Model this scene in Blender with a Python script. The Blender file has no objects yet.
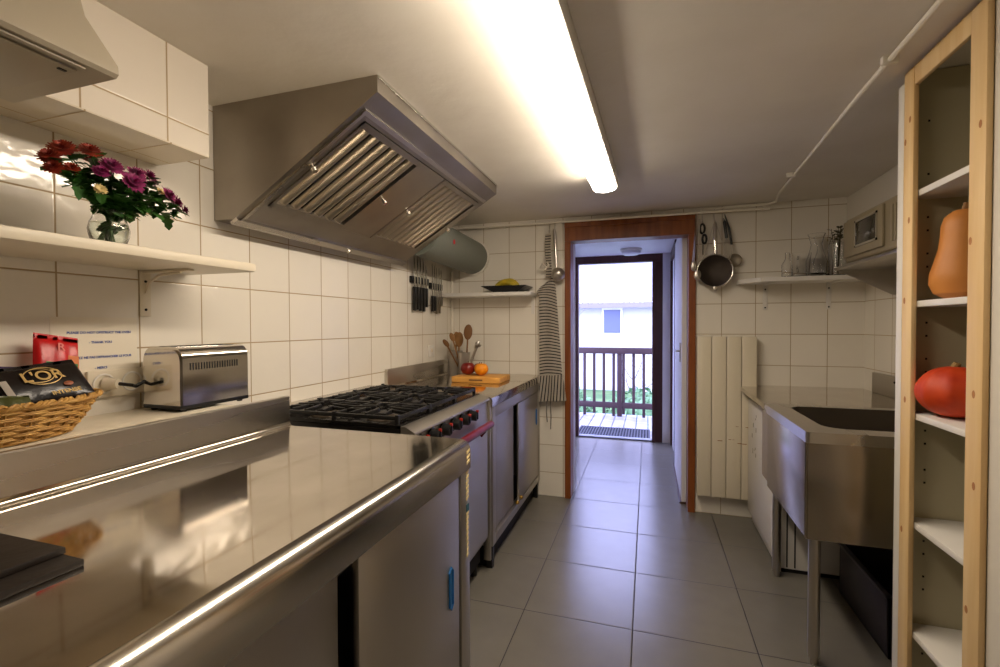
import bpy, bmesh, math, random
from math import sin, cos, pi, radians as R
from mathutils import Vector, Matrix
random.seed(7)
SC = bpy.context.scene
COL = SC.collection

# ------------------------------------------------------------------ camera, world, light, exposure
H = 1.25
cam_d = bpy.data.cameras.new('camera'); cam = bpy.data.objects.new('camera', cam_d); COL.objects.link(cam)
cam_d.sensor_width = 36; cam_d.sensor_fit = 'HORIZONTAL'
cam_d.lens = 462.934 / 1000 * 36; cam_d.clip_start = .02; cam_d.clip_end = 200
YAW, PITCH, ROLL = .3089, -.0182, -.0033
cy, sy = cos(YAW), sin(YAW)
fw = Vector((-sy * cos(PITCH), cy * cos(PITCH), sin(PITCH)))
rt = Vector((cy, sy, 0)); up = rt.cross(fw)
r2 = cos(ROLL) * rt + sin(ROLL) * up; u2 = -sin(ROLL) * rt + cos(ROLL) * up
cam.matrix_world = Matrix(((r2.x, u2.x, -fw.x, 0), (r2.y, u2.y, -fw.y, 0), (r2.z, u2.z, -fw.z, H), (0, 0, 0, 1)))
SC.camera = cam

W = bpy.data.worlds.new('world'); SC.world = W; W.use_nodes = True
bg = W.node_tree.nodes['Background']
bg.inputs[0].default_value = (.50, .54, 1.0, 1); bg.inputs[1].default_value = 11.0
SC.view_settings.view_transform = 'Standard'; SC.view_settings.look = 'None'
SC.view_settings.gamma = 1; SC.view_settings.use_curve_mapping = False
SC.view_settings.exposure = 0.0
TUBE_STRENGTH = 36
TUBE_COLOR = (1.0, .855, .695)

XL, XR, YB, ZC = -1.452, 1.243, 3.319, 2.018      # left wall, right wall, back wall, ceiling
YR = -1.7                                          # wall behind the camera

# ------------------------------------------------------------------ mesh helper
class M:
    def __init__(s): s.bm = bmesh.new()
    def box(s, x0, x1, y0, y1, z0, z1, bev=0.0, seg=2):
        r = bmesh.ops.create_cube(s.bm, size=1)
        vs = r['verts']
        for v in vs:
            v.co = Vector(((x0 + x1) / 2 + v.co.x * (x1 - x0), (y0 + y1) / 2 + v.co.y * (y1 - y0), (z0 + z1) / 2 + v.co.z * (z1 - z0)))
        if bev > 0:
            bev = min(bev, .45 * min(abs(x1 - x0), abs(y1 - y0), abs(z1 - z0)))
            es = list({e for v in vs for e in v.link_edges})
            bmesh.ops.bevel(s.bm, geom=es, offset=bev, segments=seg, profile=.5, affect='EDGES')
        return s
    def bar(s, a, b, w, h, bev=0.0):
        """rectangular bar from a to b, w wide and h high"""
        a, b = Vector(a), Vector(b); d = b - a; L = d.length
        n0 = len(s.bm.verts)
        m = M(); m.box(-w / 2, w / 2, -h / 2, h / 2, 0, L, bev)
        q = d.to_track_quat('Z', 'Y').to_matrix().to_4x4(); q.translation = a
        s.join(m, q); return s
    def join(s, o, mat=Matrix()):
        mp = {}
        for v in o.bm.verts: mp[v] = s.bm.verts.new(mat @ v.co)
        for f in o.bm.faces:
            try: s.bm.faces.new([mp[v] for v in f.verts])
            except ValueError: pass
        return s
    def tube(s, pts, r, seg=8, cap=True, closed=False):
        pts = [Vector(p) for p in pts]; n = len(pts)
        rr = r if isinstance(r, (list, tuple)) else [r] * n
        rings = []; prev = None
        for i, p in enumerate(pts):
            if closed: t = pts[(i + 1) % n] - pts[i - 1]
            else: t = pts[min(i + 1, n - 1)] - pts[max(i - 1, 0)]
            if t.length < 1e-9: t = Vector((0, 0, 1))
            t.normalize()
            if prev is None:
                a = Vector((0, 0, 1)) if abs(t.z) < .9 else Vector((1, 0, 0))
                u = t.cross(a).normalized()
            else:
                u = prev - t * prev.dot(t)
                if u.length < 1e-6: u = t.orthogonal()
                u.normalize()
            prev = u; w = t.cross(u)
            rings.append([s.bm.verts.new(p + rr[i] * (cos(2 * pi * k / seg) * u + sin(2 * pi * k / seg) * w)) for k in range(seg)])
        m = n if closed else n - 1
        for i in range(m):
            A, B = rings[i], rings[(i + 1) % n]
            for k in range(seg):
                s.bm.faces.new([A[k], A[(k + 1) % seg], B[(k + 1) % seg], B[k]])
        if cap and not closed:
            s.bm.faces.new(rings[0][::-1]); s.bm.faces.new(rings[-1])
        return s
    def lathe(s, prof, c=(0, 0, 0), seg=24, mat=None, sx=1, sy_=1):
        """prof = [(r, z)...] spun about z through c, then moved by mat"""
        c = Vector(c); rings = []
        T = mat if mat is not None else Matrix()
        for r, z in prof:
            if r < 1e-6: rings.append([s.bm.verts.new(c + T @ Vector((0, 0, z)))])
            else: rings.append([s.bm.verts.new(c + T @ Vector((r * sx * cos(2 * pi * k / seg), r * sy_ * sin(2 * pi * k / seg), z))) for k in range(seg)])
        for A, B in zip(rings, rings[1:]):
            if len(A) == 1 and len(B) == 1: continue
            for k in range(seg):
                k2 = (k + 1) % seg
                if len(A) == 1: f = [A[0], B[k2], B[k]]
                elif len(B) == 1: f = [A[k], A[k2], B[0]]
                else: f = [A[k], A[k2], B[k2], B[k]]
                s.bm.faces.new(f)
        return s
    def prism(s, poly, axis, a0, a1):
        """poly in the two other axes (cyclic order xy / yz / xz), extruded along axis"""
        def P(p, a):
            return Vector({'x': (a, p[0], p[1]), 'y': (p[0], a, p[1]), 'z': (p[0], p[1], a)}[axis])
        A = [s.bm.verts.new(P(p, a0)) for p in poly]; B = [s.bm.verts.new(P(p, a1)) for p in poly]
        n = len(poly)
        s.bm.faces.new(A); s.bm.faces.new(B[::-1])
        for i in range(n): s.bm.faces.new([A[i], B[i], B[(i + 1) % n], A[(i + 1) % n]])
        return s
    def ball(s, c, r, u=16, v=10, mat=None):
        rx, ry, rz = r if isinstance(r, (tuple, list)) else (r, r, r)
        T = mat if mat is not None else Matrix()
        res = bmesh.ops.create_uvsphere(s.bm, u_segments=u, v_segments=v, radius=1)
        for w in res['verts']:
            w.co = Vector(c) + T @ Vector((w.co.x * rx, w.co.y * ry, w.co.z * rz))
        return s
    def quad(s, a, b, c, d):
        s.bm.faces.new([s.bm.verts.new(Vector(p)) for p in (a, b, c, d)]); return s
    def grid(s, f, nu, nv):
        V = [[s.bm.verts.new(Vector(f(i / nu, j / nv))) for j in range(nv + 1)] for i in range(nu + 1)]
        for i in range(nu):
            for j in range(nv): s.bm.faces.new([V[i][j], V[i + 1][j], V[i + 1][j + 1], V[i][j + 1]])
        return s

ORG = {}
def _mk(name, m, mat, org, smooth, ang, mods):
    bm = m.bm
    bmesh.ops.recalc_face_normals(bm, faces=bm.faces)
    for v in bm.verts: v.co -= org
    me = bpy.data.meshes.new(name); bm.to_mesh(me); bm.free()
    if mat: me.materials.append(mat)
    if smooth:
        me.polygons.foreach_set('use_smooth', [True] * len(me.polygons))
        me.set_sharp_from_angle(angle=R(ang))
    o = bpy.data.objects.new(name, me); COL.objects.link(o)
    return o
def thing(name, label, cat, loc, group=None):
    o = bpy.data.objects.new(name, None); COL.objects.link(o)
    o.empty_display_size = .05; o.location = loc
    ORG[o.name] = Vector(loc)
    o['label'] = label; o['category'] = cat
    if group: o['group'] = group
    return o
def part(name, m, mat, parent, label=None, kind=None, smooth=True, ang=35):
    org = ORG[parent.name]
    o = _mk(name, m, mat, org, smooth, ang, None)
    o.parent = parent; ORG[o.name] = org
    if label: o['label'] = label
    if kind: o['kind'] = kind
    return o
def solo(name, m, mat, label, cat, loc, group=None, smooth=True, ang=35, kind=None):
    o = _mk(name, m, mat, Vector(loc), smooth, ang, None)
    o.location = loc; ORG[o.name] = Vector(loc)
    o['label'] = label; o['category'] = cat
    if group: o['group'] = group
    if kind: o['kind'] = kind
    return o
def struct(name, m, mat, smooth=False, label=None, parent=None):
    if parent: return part(name, m, mat, parent, smooth=smooth)
    o = _mk(name, m, mat, Vector((0, 0, 0)), smooth, 35, None)
    o['kind'] = 'structure'; ORG[o.name] = Vector((0, 0, 0))
    if label: o['label'] = label
    return o
def copy_tree(o, parent=None):
    c = o.copy(); COL.objects.link(c)
    if parent: c.parent = parent
    for ch in list(o.children): copy_tree(ch, c)
    return c
def retag(o, label, loc=None, rot=None):
    o['label'] = label
    if loc is not None: o.location = loc
    if rot is not None: o.rotation_euler = rot
    return o

# ------------------------------------------------------------------ materials
def lin(c):
    return tuple((x / 12.92 if x <= .04045 else ((x + .055) / 1.055) ** 2.4) for x in [k / 255 for k in c]) + (1,)
def mat(name, rgb, rough=.5, metal=0.0, spec=None, noise=None, bump=None, stretch=(1, 1, 1), trans=0, ior=1.45, rvar=None, coat=0, sss=0, emis=None):
    m = bpy.data.materials.new(name); m.use_nodes = True
    nt = m.node_tree; b = nt.nodes['Principled BSDF']
    c = lin(rgb)
    b.inputs['Base Color'].default_value = c; b.inputs['Roughness'].default_value = rough
    b.inputs['Metallic'].default_value = metal; b.inputs['Transmission Weight'].default_value = trans
    b.inputs['IOR'].default_value = ior; b.inputs['Coat Weight'].default_value = coat
    if spec is not None: b.inputs['Specular IOR Level'].default_value = spec
    if sss: b.inputs['Subsurface Weight'].default_value = sss; b.inputs['Subsurface Scale'].default_value = .01
    if emis: b.inputs['Emission Color'].default_value = lin(emis[0]); b.inputs['Emission Strength'].default_value = emis[1]
    if noise or bump or rvar:
        tc = nt.nodes.new('ShaderNodeTexCoord'); mp = nt.nodes.new('ShaderNodeMapping')
        mp.inputs['Scale'].default_value = stretch
        nt.links.new(tc.outputs['Object'], mp.inputs[0])
    if noise:   # (scale, other rgb)
        n = nt.nodes.new('ShaderNodeTexNoise'); n.inputs['Scale'].default_value = noise[0]; n.inputs['Detail'].default_value = 5
        nt.links.new(mp.outputs[0], n.inputs[0])
        r = nt.nodes.new('ShaderNodeValToRGB'); r.color_ramp.elements[0].position = .35; r.color_ramp.elements[1].position = .65
        r.color_ramp.elements[0].color = c; r.color_ramp.elements[1].color = lin(noise[1])
        nt.links.new(n.outputs[0], r.inputs[0]); nt.links.new(r.outputs[0], b.inputs['Base Color'])
    if rvar:    # (scale, lo, hi)
        n = nt.nodes.new('ShaderNodeTexNoise'); n.inputs['Scale'].default_value = rvar[0]; n.inputs['Detail'].default_value = 4
        nt.links.new(mp.outputs[0], n.inputs[0])
        mr = nt.nodes.new('ShaderNodeMapRange'); mr.inputs['From Min'].default_value = .35; mr.inputs['From Max'].default_value = .65
        mr.inputs['To Min'].default_value = rvar[1]; mr.inputs['To Max'].default_value = rvar[2]
        nt.links.new(n.outputs[0], mr.inputs[0]); nt.links.new(mr.outputs[0], b.inputs['Roughness'])
    if bump:    # (scale, strength)
        n = nt.nodes.new('ShaderNodeTexNoise'); n.inputs['Scale'].default_value = bump[0]; n.inputs['Detail'].default_value = 4
        nt.links.new(mp.outputs[0], n.inputs[0])
        bp = nt.nodes.new('ShaderNodeBump'); bp.inputs['Strength'].default_value = bump[1]; bp.inputs['Distance'].default_value = .01
        nt.links.new(n.outputs[0], bp.inputs['Height']); nt.links.new(bp.outputs[0], b.inputs['Normal'])
    return m

def tile_mat(name, ax, s, off, rgb, grout, gw=.004, rough=.09, bump=.4, vary=.03, dirt=None, wav=.0, rvar=None):
    """square tiles in the plane of the two axes ax, pitch s, grout line through off; coordinates are the object's"""
    m = bpy.data.materials.new(name); m.use_nodes = True; nt = m.node_tree; b = nt.nodes['Principled BSDF']
    N = nt.nodes.new; L = nt.links.new
    def math_(op, a, b_=None, c=None):
        n = N('ShaderNodeMath'); n.operation = op
        for i, v in enumerate((a, b_, c)):
            if v is None: continue
            if hasattr(v, 'default_value') or hasattr(v, 'is_linked'): L(v, n.inputs[i])
            else: n.inputs[i].default_value = v
        return n.outputs[0]
    tc = N('ShaderNodeTexCoord'); sp = N('ShaderNodeSeparateXYZ'); L(tc.outputs['Object'], sp.inputs[0])
    ids, ds = [], []
    for a, o in zip(ax, off):
        c = sp.outputs['XYZ'.index(a.upper())]
        t = math_('DIVIDE', math_('SUBTRACT', c, o), s)
        f = math_('FRACT', t); ids.append(math_('FLOOR', t))
        ds.append(math_('MINIMUM', f, math_('SUBTRACT', 1.0, f)))
    d = math_('MULTIPLY', math_('MINIMUM', ds[0], ds[1]), s)
    mr = N('ShaderNodeMapRange'); mr.interpolation_type = 'SMOOTHSTEP'
    mr.inputs['From Min'].default_value = gw * .35; mr.inputs['From Max'].default_value = gw * .75
    L(d, mr.inputs[0])
    cb = N('ShaderNodeCombineXYZ'); L(ids[0], cb.inputs[0]); L(ids[1], cb.inputs[1])
    wn = N('ShaderNodeTexWhiteNoise'); wn.noise_dimensions = '2D'; L(cb.outputs[0], wn.inputs['Vector'])
    v = math_('ADD', 1 - vary, math_('MULTIPLY', wn.outputs['Value'], 2 * vary))
    ns = N('ShaderNodeTexNoise'); ns.inputs['Scale'].default_value = 9; ns.inputs['Detail'].default_value = 6; L(tc.outputs['Object'], ns.inputs[0])
    v2 = math_('MULTIPLY', v, math_('ADD', 1 - (dirt or .02), math_('MULTIPLY', ns.outputs[0], 2 * (dirt or .02))))
    hs = N('ShaderNodeHueSaturation'); hs.inputs['Color'].default_value = lin(rgb); L(v2, hs.inputs['Value'])
    mx = N('ShaderNodeMix'); mx.data_type = 'RGBA'
    L(mr.outputs[0], mx.inputs[0]); mx.inputs[6].default_value = lin(grout); L(hs.outputs[0], mx.inputs[7])
    L(mx.outputs[2], b.inputs['Base Color'])
    rr = N('ShaderNodeMapRange'); L(mr.outputs[0], rr.inputs[0]); rr.inputs['To Min'].default_value = .8; rr.inputs['To Max'].default_value = rough
    L(rr.outputs[0], b.inputs['Roughness'])
    e = N('ShaderNodeMapRange'); e.interpolation_type = 'SMOOTHSTEP'; L(d, e.inputs[0]); e.inputs['From Max'].default_value = gw * 1.3
    hgt = e.outputs[0]
    if wav:
        n2 = N('ShaderNodeTexNoise'); n2.inputs['Scale'].default_value = 15; n2.inputs['Detail'].default_value = 2; L(tc.outputs['Object'], n2.inputs[0])
        hgt = math_('ADD', hgt, math_('MULTIPLY', n2.outputs[0], wav))
    bp = N('ShaderNodeBump'); bp.inputs['Strength'].default_value = bump; bp.inputs['Distance'].default_value = .0015
    L(hgt, bp.inputs['Height']); L(bp.outputs[0], b.inputs['Normal'])
    return m

TILE = (230, 224, 211); GROUT = (164, 142, 106)
m_wall_left = tile_mat('tiles_left', 'yz', .2035, (1.198, 1.389 - .2035 * 4), TILE, GROUT, .0038, wav=3.2)
m_wall_back_l = tile_mat('tiles_back_left', 'xz', .2018, (-1.187, 1.181), TILE, GROUT, .0036, wav=.5)
m_wall_back_r = tile_mat('tiles_back_right', 'xz', .1975, (.459, 1.186), TILE, GROUT, .0036, wav=.5)
m_wall_right = tile_mat('tiles_right', 'yz', .2, (3.19, 1.186), TILE, GROUT, .0036, wav=.5)
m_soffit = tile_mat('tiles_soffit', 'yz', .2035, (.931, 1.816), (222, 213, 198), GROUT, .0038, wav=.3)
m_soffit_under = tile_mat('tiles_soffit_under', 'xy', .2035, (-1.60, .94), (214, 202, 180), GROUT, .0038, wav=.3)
m_floor = tile_mat('floor_tiles', 'xy', .4584, (-.514, 1.947), (111, 107, 98), (46, 42, 37), .0045, rough=.27, bump=.3, vary=.035, dirt=.10)
m_plaster = mat('plaster', (232, 226, 214), .75, bump=(14, .25), noise=(3.5, (226, 219, 206)))
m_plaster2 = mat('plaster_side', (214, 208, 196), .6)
m_white_wall = mat('corridor_paint', (222, 220, 224), .55)
m_steel = mat('brushed_steel', (200, 194, 185), .3, 1, rvar=(3, .24, .36), bump=(40, .03), stretch=(1, .12, 1))
m_steel_top = mat('worktop_steel', (206, 199, 188),    .09, 1, rvar=(5, .05, .13), noise=(7, (194, 186, 174)), stretch=(1.5, 1, 1))
m_leg = mat('steel_tube', (190, 184, 174), .28, 1)
m_sink_side = mat('sink_side_steel', (180, 168, 150), .24, 1)
m_steel_door = mat('satin_steel', (186, 180, 170), .38, 1, bump=(60, .03), stretch=(1, 1, .08))
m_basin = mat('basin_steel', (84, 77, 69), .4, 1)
m_edge = mat('rolled_edge_steel', (200, 194, 184), .19, 1)
m_hood = mat('hood_steel', (172, 165, 155), .34, 1, rvar=(6, .32, .42), noise=(3, (158, 150, 138)))
m_baffle = mat('baffle_steel', (200, 190, 172), .36, 1)
m_chrome = mat('chrome', (215, 212, 205), .07, 1)
m_chrome_soft = mat('toaster_steel', (205, 200, 192), .09, 1)
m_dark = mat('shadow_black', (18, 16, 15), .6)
m_enamel = mat('black_enamel', (20, 18, 17), .22)
m_iron = mat('cast_iron', (22, 21, 21), .42, bump=(120, .2))
m_black = mat('black_plastic', (18, 18, 19), .35)
m_red = mat('red_enamel', (98, 12, 22), .3)
m_redp = mat('red_mark', (168, 40, 22), .4)
m_blue = mat('blue_plastic', (22, 100, 165), .35)
m_cream = mat('cream_laminate', (218, 208, 186), .4)
m_white = mat('white_paint', (222, 218, 210), .4)
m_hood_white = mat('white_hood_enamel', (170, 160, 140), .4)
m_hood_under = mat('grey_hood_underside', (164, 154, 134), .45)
m_redwood = mat('stained_wood', (142, 80, 33), .4, noise=(5, (118, 60, 22)), stretch=(6, 6, .6))
m_redwood_d = mat('stained_wood_dark', (70, 32, 22), .45, noise=(5, (54, 22, 15)), stretch=(6, 6, .6))
m_rail = mat('balustrade_wood', (50, 26, 24), .6, noise=(6, (40, 20, 20)))
m_pine = mat('pine', (230, 200, 148), .5, noise=(4, (220, 184, 128)), stretch=(7, 7, .5))
m_knot = mat('pine_knot', (176, 118, 66), .5)
m_shelfpanel = mat('shelf_panel', (190, 182, 152), .55)
m_board = mat('board_wood', (214, 158, 76), .5, noise=(6, (196, 136, 58)), stretch=(1, 6, 6))
m_wood = mat('utensil_wood', (158, 116, 66), .6, noise=(12, (132, 92, 48)))
m_wood_d = mat('dark_utensil_wood', (112, 74, 34), .6)
m_wicker = mat('wicker', (198, 156, 84), .55, noise=(40, (168, 122, 58)))
m_glass = mat('clear_glass', (255, 255, 255), .02, trans=1, ior=1.45)
m_water = mat('water', (235, 245, 235), .0, trans=1, ior=1.33)
m_duct = mat('grey_duct', (112, 116, 106), .5, bump=(30, .1))
m_radiator = mat('radiator_enamel', (218, 208, 184), .4)
m_stain = mat('rust_stain', (150, 104, 60), .7)
m_slot = mat('radiator_gap', (92, 80, 62), .7)

# ------------------------------------------------------------------ the setting
struct('floor', M().box(XL - .1, XR + .1, YR - .1, YB + .12, -.06, 0).box(-.9, .35, YB + .12, 5.22, -.06, 0), m_floor)
struct('ceiling', M().box(XL - .1, XR + .1, YR - .1, YB + .12, ZC, ZC + .08), m_plaster)
struct('wall_left', M().box(XL - .1, XL, YR - .1, YB + .12, 0, ZC), m_wall_left)
struct('wall_back_top', M().box(-.567, .302, YB, YB + .12, 1.973, ZC), m_wall_back_l)
struct('wall_right', M().box(XR, XR + .1, 1.37, YB + .12, 0, ZC), m_wall_right)
struct('wall_back_left', M().box(XL, -.567, YB, YB + .12, 0, ZC), m_wall_back_l)
struct('wall_back_right', M().box(.302, XR, YB, YB + .12, 0, ZC), m_wall_back_r)
struct('wall_rear', M().box(XL, XR + .1, YR - .1, YR, 0, ZC), m_plaster2)
struct('wall_near_right', M().box(.7595, XR + .1, YR, 1.37, 0, ZC), m_plaster2)
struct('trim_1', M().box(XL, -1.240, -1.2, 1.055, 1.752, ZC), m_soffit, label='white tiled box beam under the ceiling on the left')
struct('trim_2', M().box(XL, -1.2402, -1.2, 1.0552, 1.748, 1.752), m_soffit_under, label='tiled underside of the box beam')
struct('trim_3', M().box(1.145, XR, 1.86, YB, 1.85, ZC, .006), m_plaster2, label='white boxed beam under the ceiling on the right')

# corridor behind the doorway
struct('wall_corridor_left', M().box(-.9, -.80, YB + .12, 5.3, 0, 2.1), m_white_wall)
struct('wall_corridor_right', M().box(.262, .36, YB + .12, 5.3, 0, 2.1), m_white_wall)
struct('ceiling_corridor', M().box(-.9, .36, YB + .12, 5.3, 2.0, 2.08), m_white_wall)
struct('wall_corridor_end', M().box(.15, .262, 5.17, 5.25, 0, 2.0), m_white_wall)
# near door frame (stained wood) and its white lining
dfr = struct('door_1', M().box(-.566, -.524, YB - .022, YB + .115, 0, 1.845, .003).box(.256, .301, YB - .022, YB + .115, 0, 1.845, .003)
             .box(-.566, .301, YB - .024, YB + .115, 1.845, 1.972, .003).box(-.566, .301, YB - .036, YB - .02, 1.94, 1.985, .002), m_redwood, label='orange-brown stained door frame to the corridor')
struct('door_lining', M().box(-.566, -.524, YB + .115, 3.53, 0, 1.9, .002), m_white_wall, parent=dfr)
# open white door leaf along the right corridor wall
dl = struct('door_2', M().box(.226, .258, 3.445, 4.32, .012, 1.95, .003), m_white_wall, label='white door leaf standing open against the corridor wall')
struct('door_handle', M().tube([(.226, 3.56, 1.06), (.196, 3.56, 1.06), (.190, 3.60, 1.06), (.190, 3.66, 1.06)], .007)
       .box(.220, .226, 3.54, 3.58, .98, 1.12, .002), m_chrome, parent=dl)
struct('trim_4', M().box(.225, .262, 4.36, 4.45, 0, 2.0, .003).box(.225, .262, 5.07, 5.16, 0, 2.0, .003).box(.225, .262, 4.45, 5.07, 1.90, 2.0, .003), m_redwood_d, label='dark wooden door frame on the right corridor wall')
struct('door_3', M().box(.245, .262, 4.45, 5.07, .0, 1.90), m_white_wall, label='white door in the right corridor wall')
struct('baseboard_right', M().box(.214, .262, 3.44, 4.36, 0, .011, .002), m_redwood_d)
struct('door_4', M().box(-.80, -.735, 5.17, 5.25, 0, 1.92, .004).box(.045, .15, 5.17, 5.25, 0, 1.92, .004)
       .box(-.80, .15, 5.17, 5.25, 1.92, 2.0, .004).box(.045, .075, 5.13, 5.17, 0, 1.92, .003), m_redwood_d, label='dark red-brown frame of the outer door opening')
struct('trim_5', M().box(-.735, .045, 5.17, 5.25, -.01, .018, .003), mat('threshold', (120, 122, 132), .4, .6), label='metal threshold of the outer door')

lm = thing('corridor_lamp', 'round white flush lamp on the corridor ceiling beyond the doorway', 'lamp', (-.16, 4.78, 2.0))
part('base', M().lathe([(0, 0), (.105, 0), (.105, -.02), (.095, -.024), (0, -.024)], (-.16, 4.78, 2.0), 28), m_white, lm)
part('lamp_shade', M().lathe([(.094, -.024), (.09, -.045), (.07, -.058), (0, -.062)], (-.16, 4.78, 2.0), 28), mat('opal', (200, 200, 206), .3), lm)

# ------------------------------------------------------------------ outside
m_deck = mat('deck_boards', (150, 146, 160), .6, noise=(8, (128, 124, 140)))
dk = M()
x = -2.6
while x < 1.9:
    dk.box(x, x + .135, 5.25, 6.8, -.07, -.03, .004); x += .145
struct('trim_6', dk, m_deck, label='grey boards of the balcony deck')
mt = M().box(-.80, .03, 5.31, 5.83, -.03, -.018, .004)
mr = M()
for i in range(26):
    xx = -.79 + i * .032
    mr.box(xx, xx + .016, 5.32, 5.82, -.018, -.008)
for j in range(12):
    yy = 5.325 + j * .043
    mr.box(-.79, .025, yy, yy + .014, -.018, -.01)
dm = thing('door_mat', 'black ribbed rubber doormat on the deck outside the outer door', 'doormat', (-.385, 5.57, -.03))
part('mat_base', mt, mat('rubber', (36, 38, 60), .7), dm); part('ribs', mr, mat('rubber_ribs', (24, 26, 42), .6), dm)

bl = thing('balustrade', 'brown wooden balustrade of square balusters at the edge of the deck', 'railing', (-.4, 6.65, -.03))
part('top_rail', M().box(-2.6, 1.9, 6.60, 6.70, .845, .93, .006), m_rail, bl)
part('bottom_rail', M().box(-2.6, 1.9, 6.63, 6.67, .085, .165, .004), m_rail, bl)
for i in range(30):
    xx = -2.47 + i * .1345 - .0
    w = .019
    part('baluster', M().box(xx - w, xx + w, 6.635, 6.668, .0 if i % 3 else -.03, .845, .003), m_rail, bl)
part('post', M().box(-.405, -.34, 6.62, 6.68, -.03, .845, .004), m_rail, bl)

m_grass = mat('grass_green', (72, 104, 58), .9, noise=(2.5, (100, 124, 72)), bump=(20, .6))
struct('floor_garden', M().grid(lambda u, v: (-30 + 60 * u, 6.8 + 34 * v, -1.05 + .02 * sin(u * 30) + .25 * v), 30, 20), m_grass, smooth=True, label='green lawn outside')
hs = thing('neighbour_house', 'pale rendered house with a tiled roof seen beyond the balcony', 'house', (0, 17.4, -.95))
m_render = mat('render', (186, 182, 180), .8)
part('wall', M().box(-7, 7, 16, 21, -1.0, 2.0), m_render, hs)
rf = M()
nx, ny = 120, 26
def roofp(u, v):
    X = -7.6 + 15.2 * u; t = v * ny; row = math.floor(t); fr = t - row
    z = 1.93 + v * 4.2 + .06 * abs(sin(X * pi / .33)) - .12 * fr
    return (X, 15.5 + v * 5.6, z)
rv = M().grid(lambda u, v: roofp(u, v), 300, 104)
part('roof', rv, mat('roof_tiles', (142, 138, 142), .8, noise=(3, (128, 124, 130))), hs)
part('fascia', M().box(-7.6, 7.6, 15.46, 15.52, 1.80, 1.96), mat('fascia', (120, 112, 124), .7), hs)
wf = part('window', M().box(-1.48, -.80, 15.94, 16.0, .90, 1.82, .01), m_white, hs)
part('pane', M().box(-1.41, -.87, 15.93, 15.945, .97, 1.75), mat('house_glass', (86, 92, 128), .2), wf)

def branchy(name, label, base, hgt, seed, group):
    rnd = random.Random(seed)
    m = M(); tips = []
    def grow(p, d, L, r, lev):
        q = p
        pts = [p]; rr = [r]
        n = 4
        for i in range(n):
            d = (d + Vector((rnd.uniform(-.18, .18), rnd.uniform(-.18, .18), rnd.uniform(-.02, .12)))).normalized()
            q = q + d * L / n; pts.append(q); rr.append(r * (1 - .45 * (i + 1) / n))
        m.tube(pts, rr, 5)
        tips.append(q)
        if lev > 0:
            for k in range(4):
                i = rnd.randint(1, n)
                a = rnd.uniform(0, 2 * pi)
                dd = (d * .8 + Vector((cos(a), sin(a), rnd.uniform(-.1, .5))) * .75).normalized()
                grow(pts[i], dd, L * rnd.uniform(.55, .75), rr[i] * .6, lev - 1)
    t = thing(name, label, 'tree', base, group)
    grow(Vector(base), Vector((0, 0, 1)), hgt * .45, .035, 3)
    part('branches', m, mat('bark', (120, 104, 112), .8), t)
    return t
branchy('bare_tree', 'bare thin-branched tree left of the far house window', (-1.55, 10.8, -.95), 3.6, 3, None)
branchy('bare_tree', 'low bare shrub right of the far house window', (-.30, 12.5, -.95), 2.2, 11, None)
def bush(label, c, r, seed, mt_):
    rnd = random.Random(seed); m = M()
    for i in range(420):
        a, b = rnd.uniform(0, 2 * pi), math.acos(rnd.uniform(-.3, 1)); k = rnd.uniform(.75, 1.05)
        p = Vector((c[0] + r[0] * k * cos(a) * sin(b), c[1] + r[1] * k * sin(a) * sin(b), c[2] + r[2] * k * max(0, .35 + .65 * cos(b))))
        s = rnd.uniform(.05, .11); n = Vector((rnd.uniform(-1, 1), rnd.uniform(-1, 1), rnd.uniform(-1, 1))).normalized(); u = n.orthogonal().normalized(); w = n.cross(u)
        m.quad(p - u * s, p - w * s * .6, p + u * s, p + w * s * .6)
    m.ball((c[0], c[1], c[2] + r[2] * .42), (r[0] * .8, r[1] * .8, r[2] * .42), 14, 8)
    solo('garden_bush', m, mt_, label, 'bush', c, None)
m_leafg = mat('bush_leaves', (76, 112, 72), .8, noise=(3, (108, 138, 96)))
bush('low green bush behind the left balusters', (-1.75, 9.4, -1.0), (.75, .6, 1.0), 1, m_leafg)
bush('green bush behind the right balusters', (-.1, 10.3, -1.0), (.8, .6, .85), 2, m_leafg)

# ------------------------------------------------------------------ ceiling tube light
tl = thing('fluorescent_light', 'long lit fluorescent batten fixed along the white ceiling', 'light', (-.235, 1.70, ZC))
TY = .68  # near end drawn out past the view to add light to the near room
part('housing', M().box(-.302, -.168, TY - .01, 2.475, ZC - .012, ZC).box(-.302, -.299, TY - .01, 2.475, ZC - .034, ZC).box(-.174, -.168, TY - .01, 2.475, ZC - .062, ZC), m_white, tl)  # lips of unequal depth, the right one shaped to send more light left
def diff_prof():
    P = []
    P.append((-.175, ZC - .014))
    for k in range(13):
        a = pi * k / 12
        P.append((-.235 + .060 * cos(a), ZC - .055 - .028 * sin(a) ** .8))
    P.append((-.295, ZC - .014))
    return P
m_tube = bpy.data.materials.new('lit_diffuser'); m_tube.use_nodes = True
_b = m_tube.node_tree.nodes['Principled BSDF']; _b.inputs['Base Color'].default_value = (.9, .9, .85, 1)
_b.inputs['Emission Color'].default_value = TUBE_COLOR + (1,); _b.inputs['Emission Strength'].default_value = TUBE_STRENGTH
part('diffuser', M().prism(diff_prof(), 'y', TY, 2.462), m_tube, tl)
m_cap = mat('end_cap', (205, 205, 196), .4)
for ya in (TY - .014, 2.462):
    part('end_cap', M().prism([(-.235 + (p[0] + .235) * 1.03, ZC - .05 + (p[1] - ZC + .05) * 1.03) for p in diff_prof()], 'y', ya, ya + .014), m_cap, tl)

tl.rotation_euler.z = -.028
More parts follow.
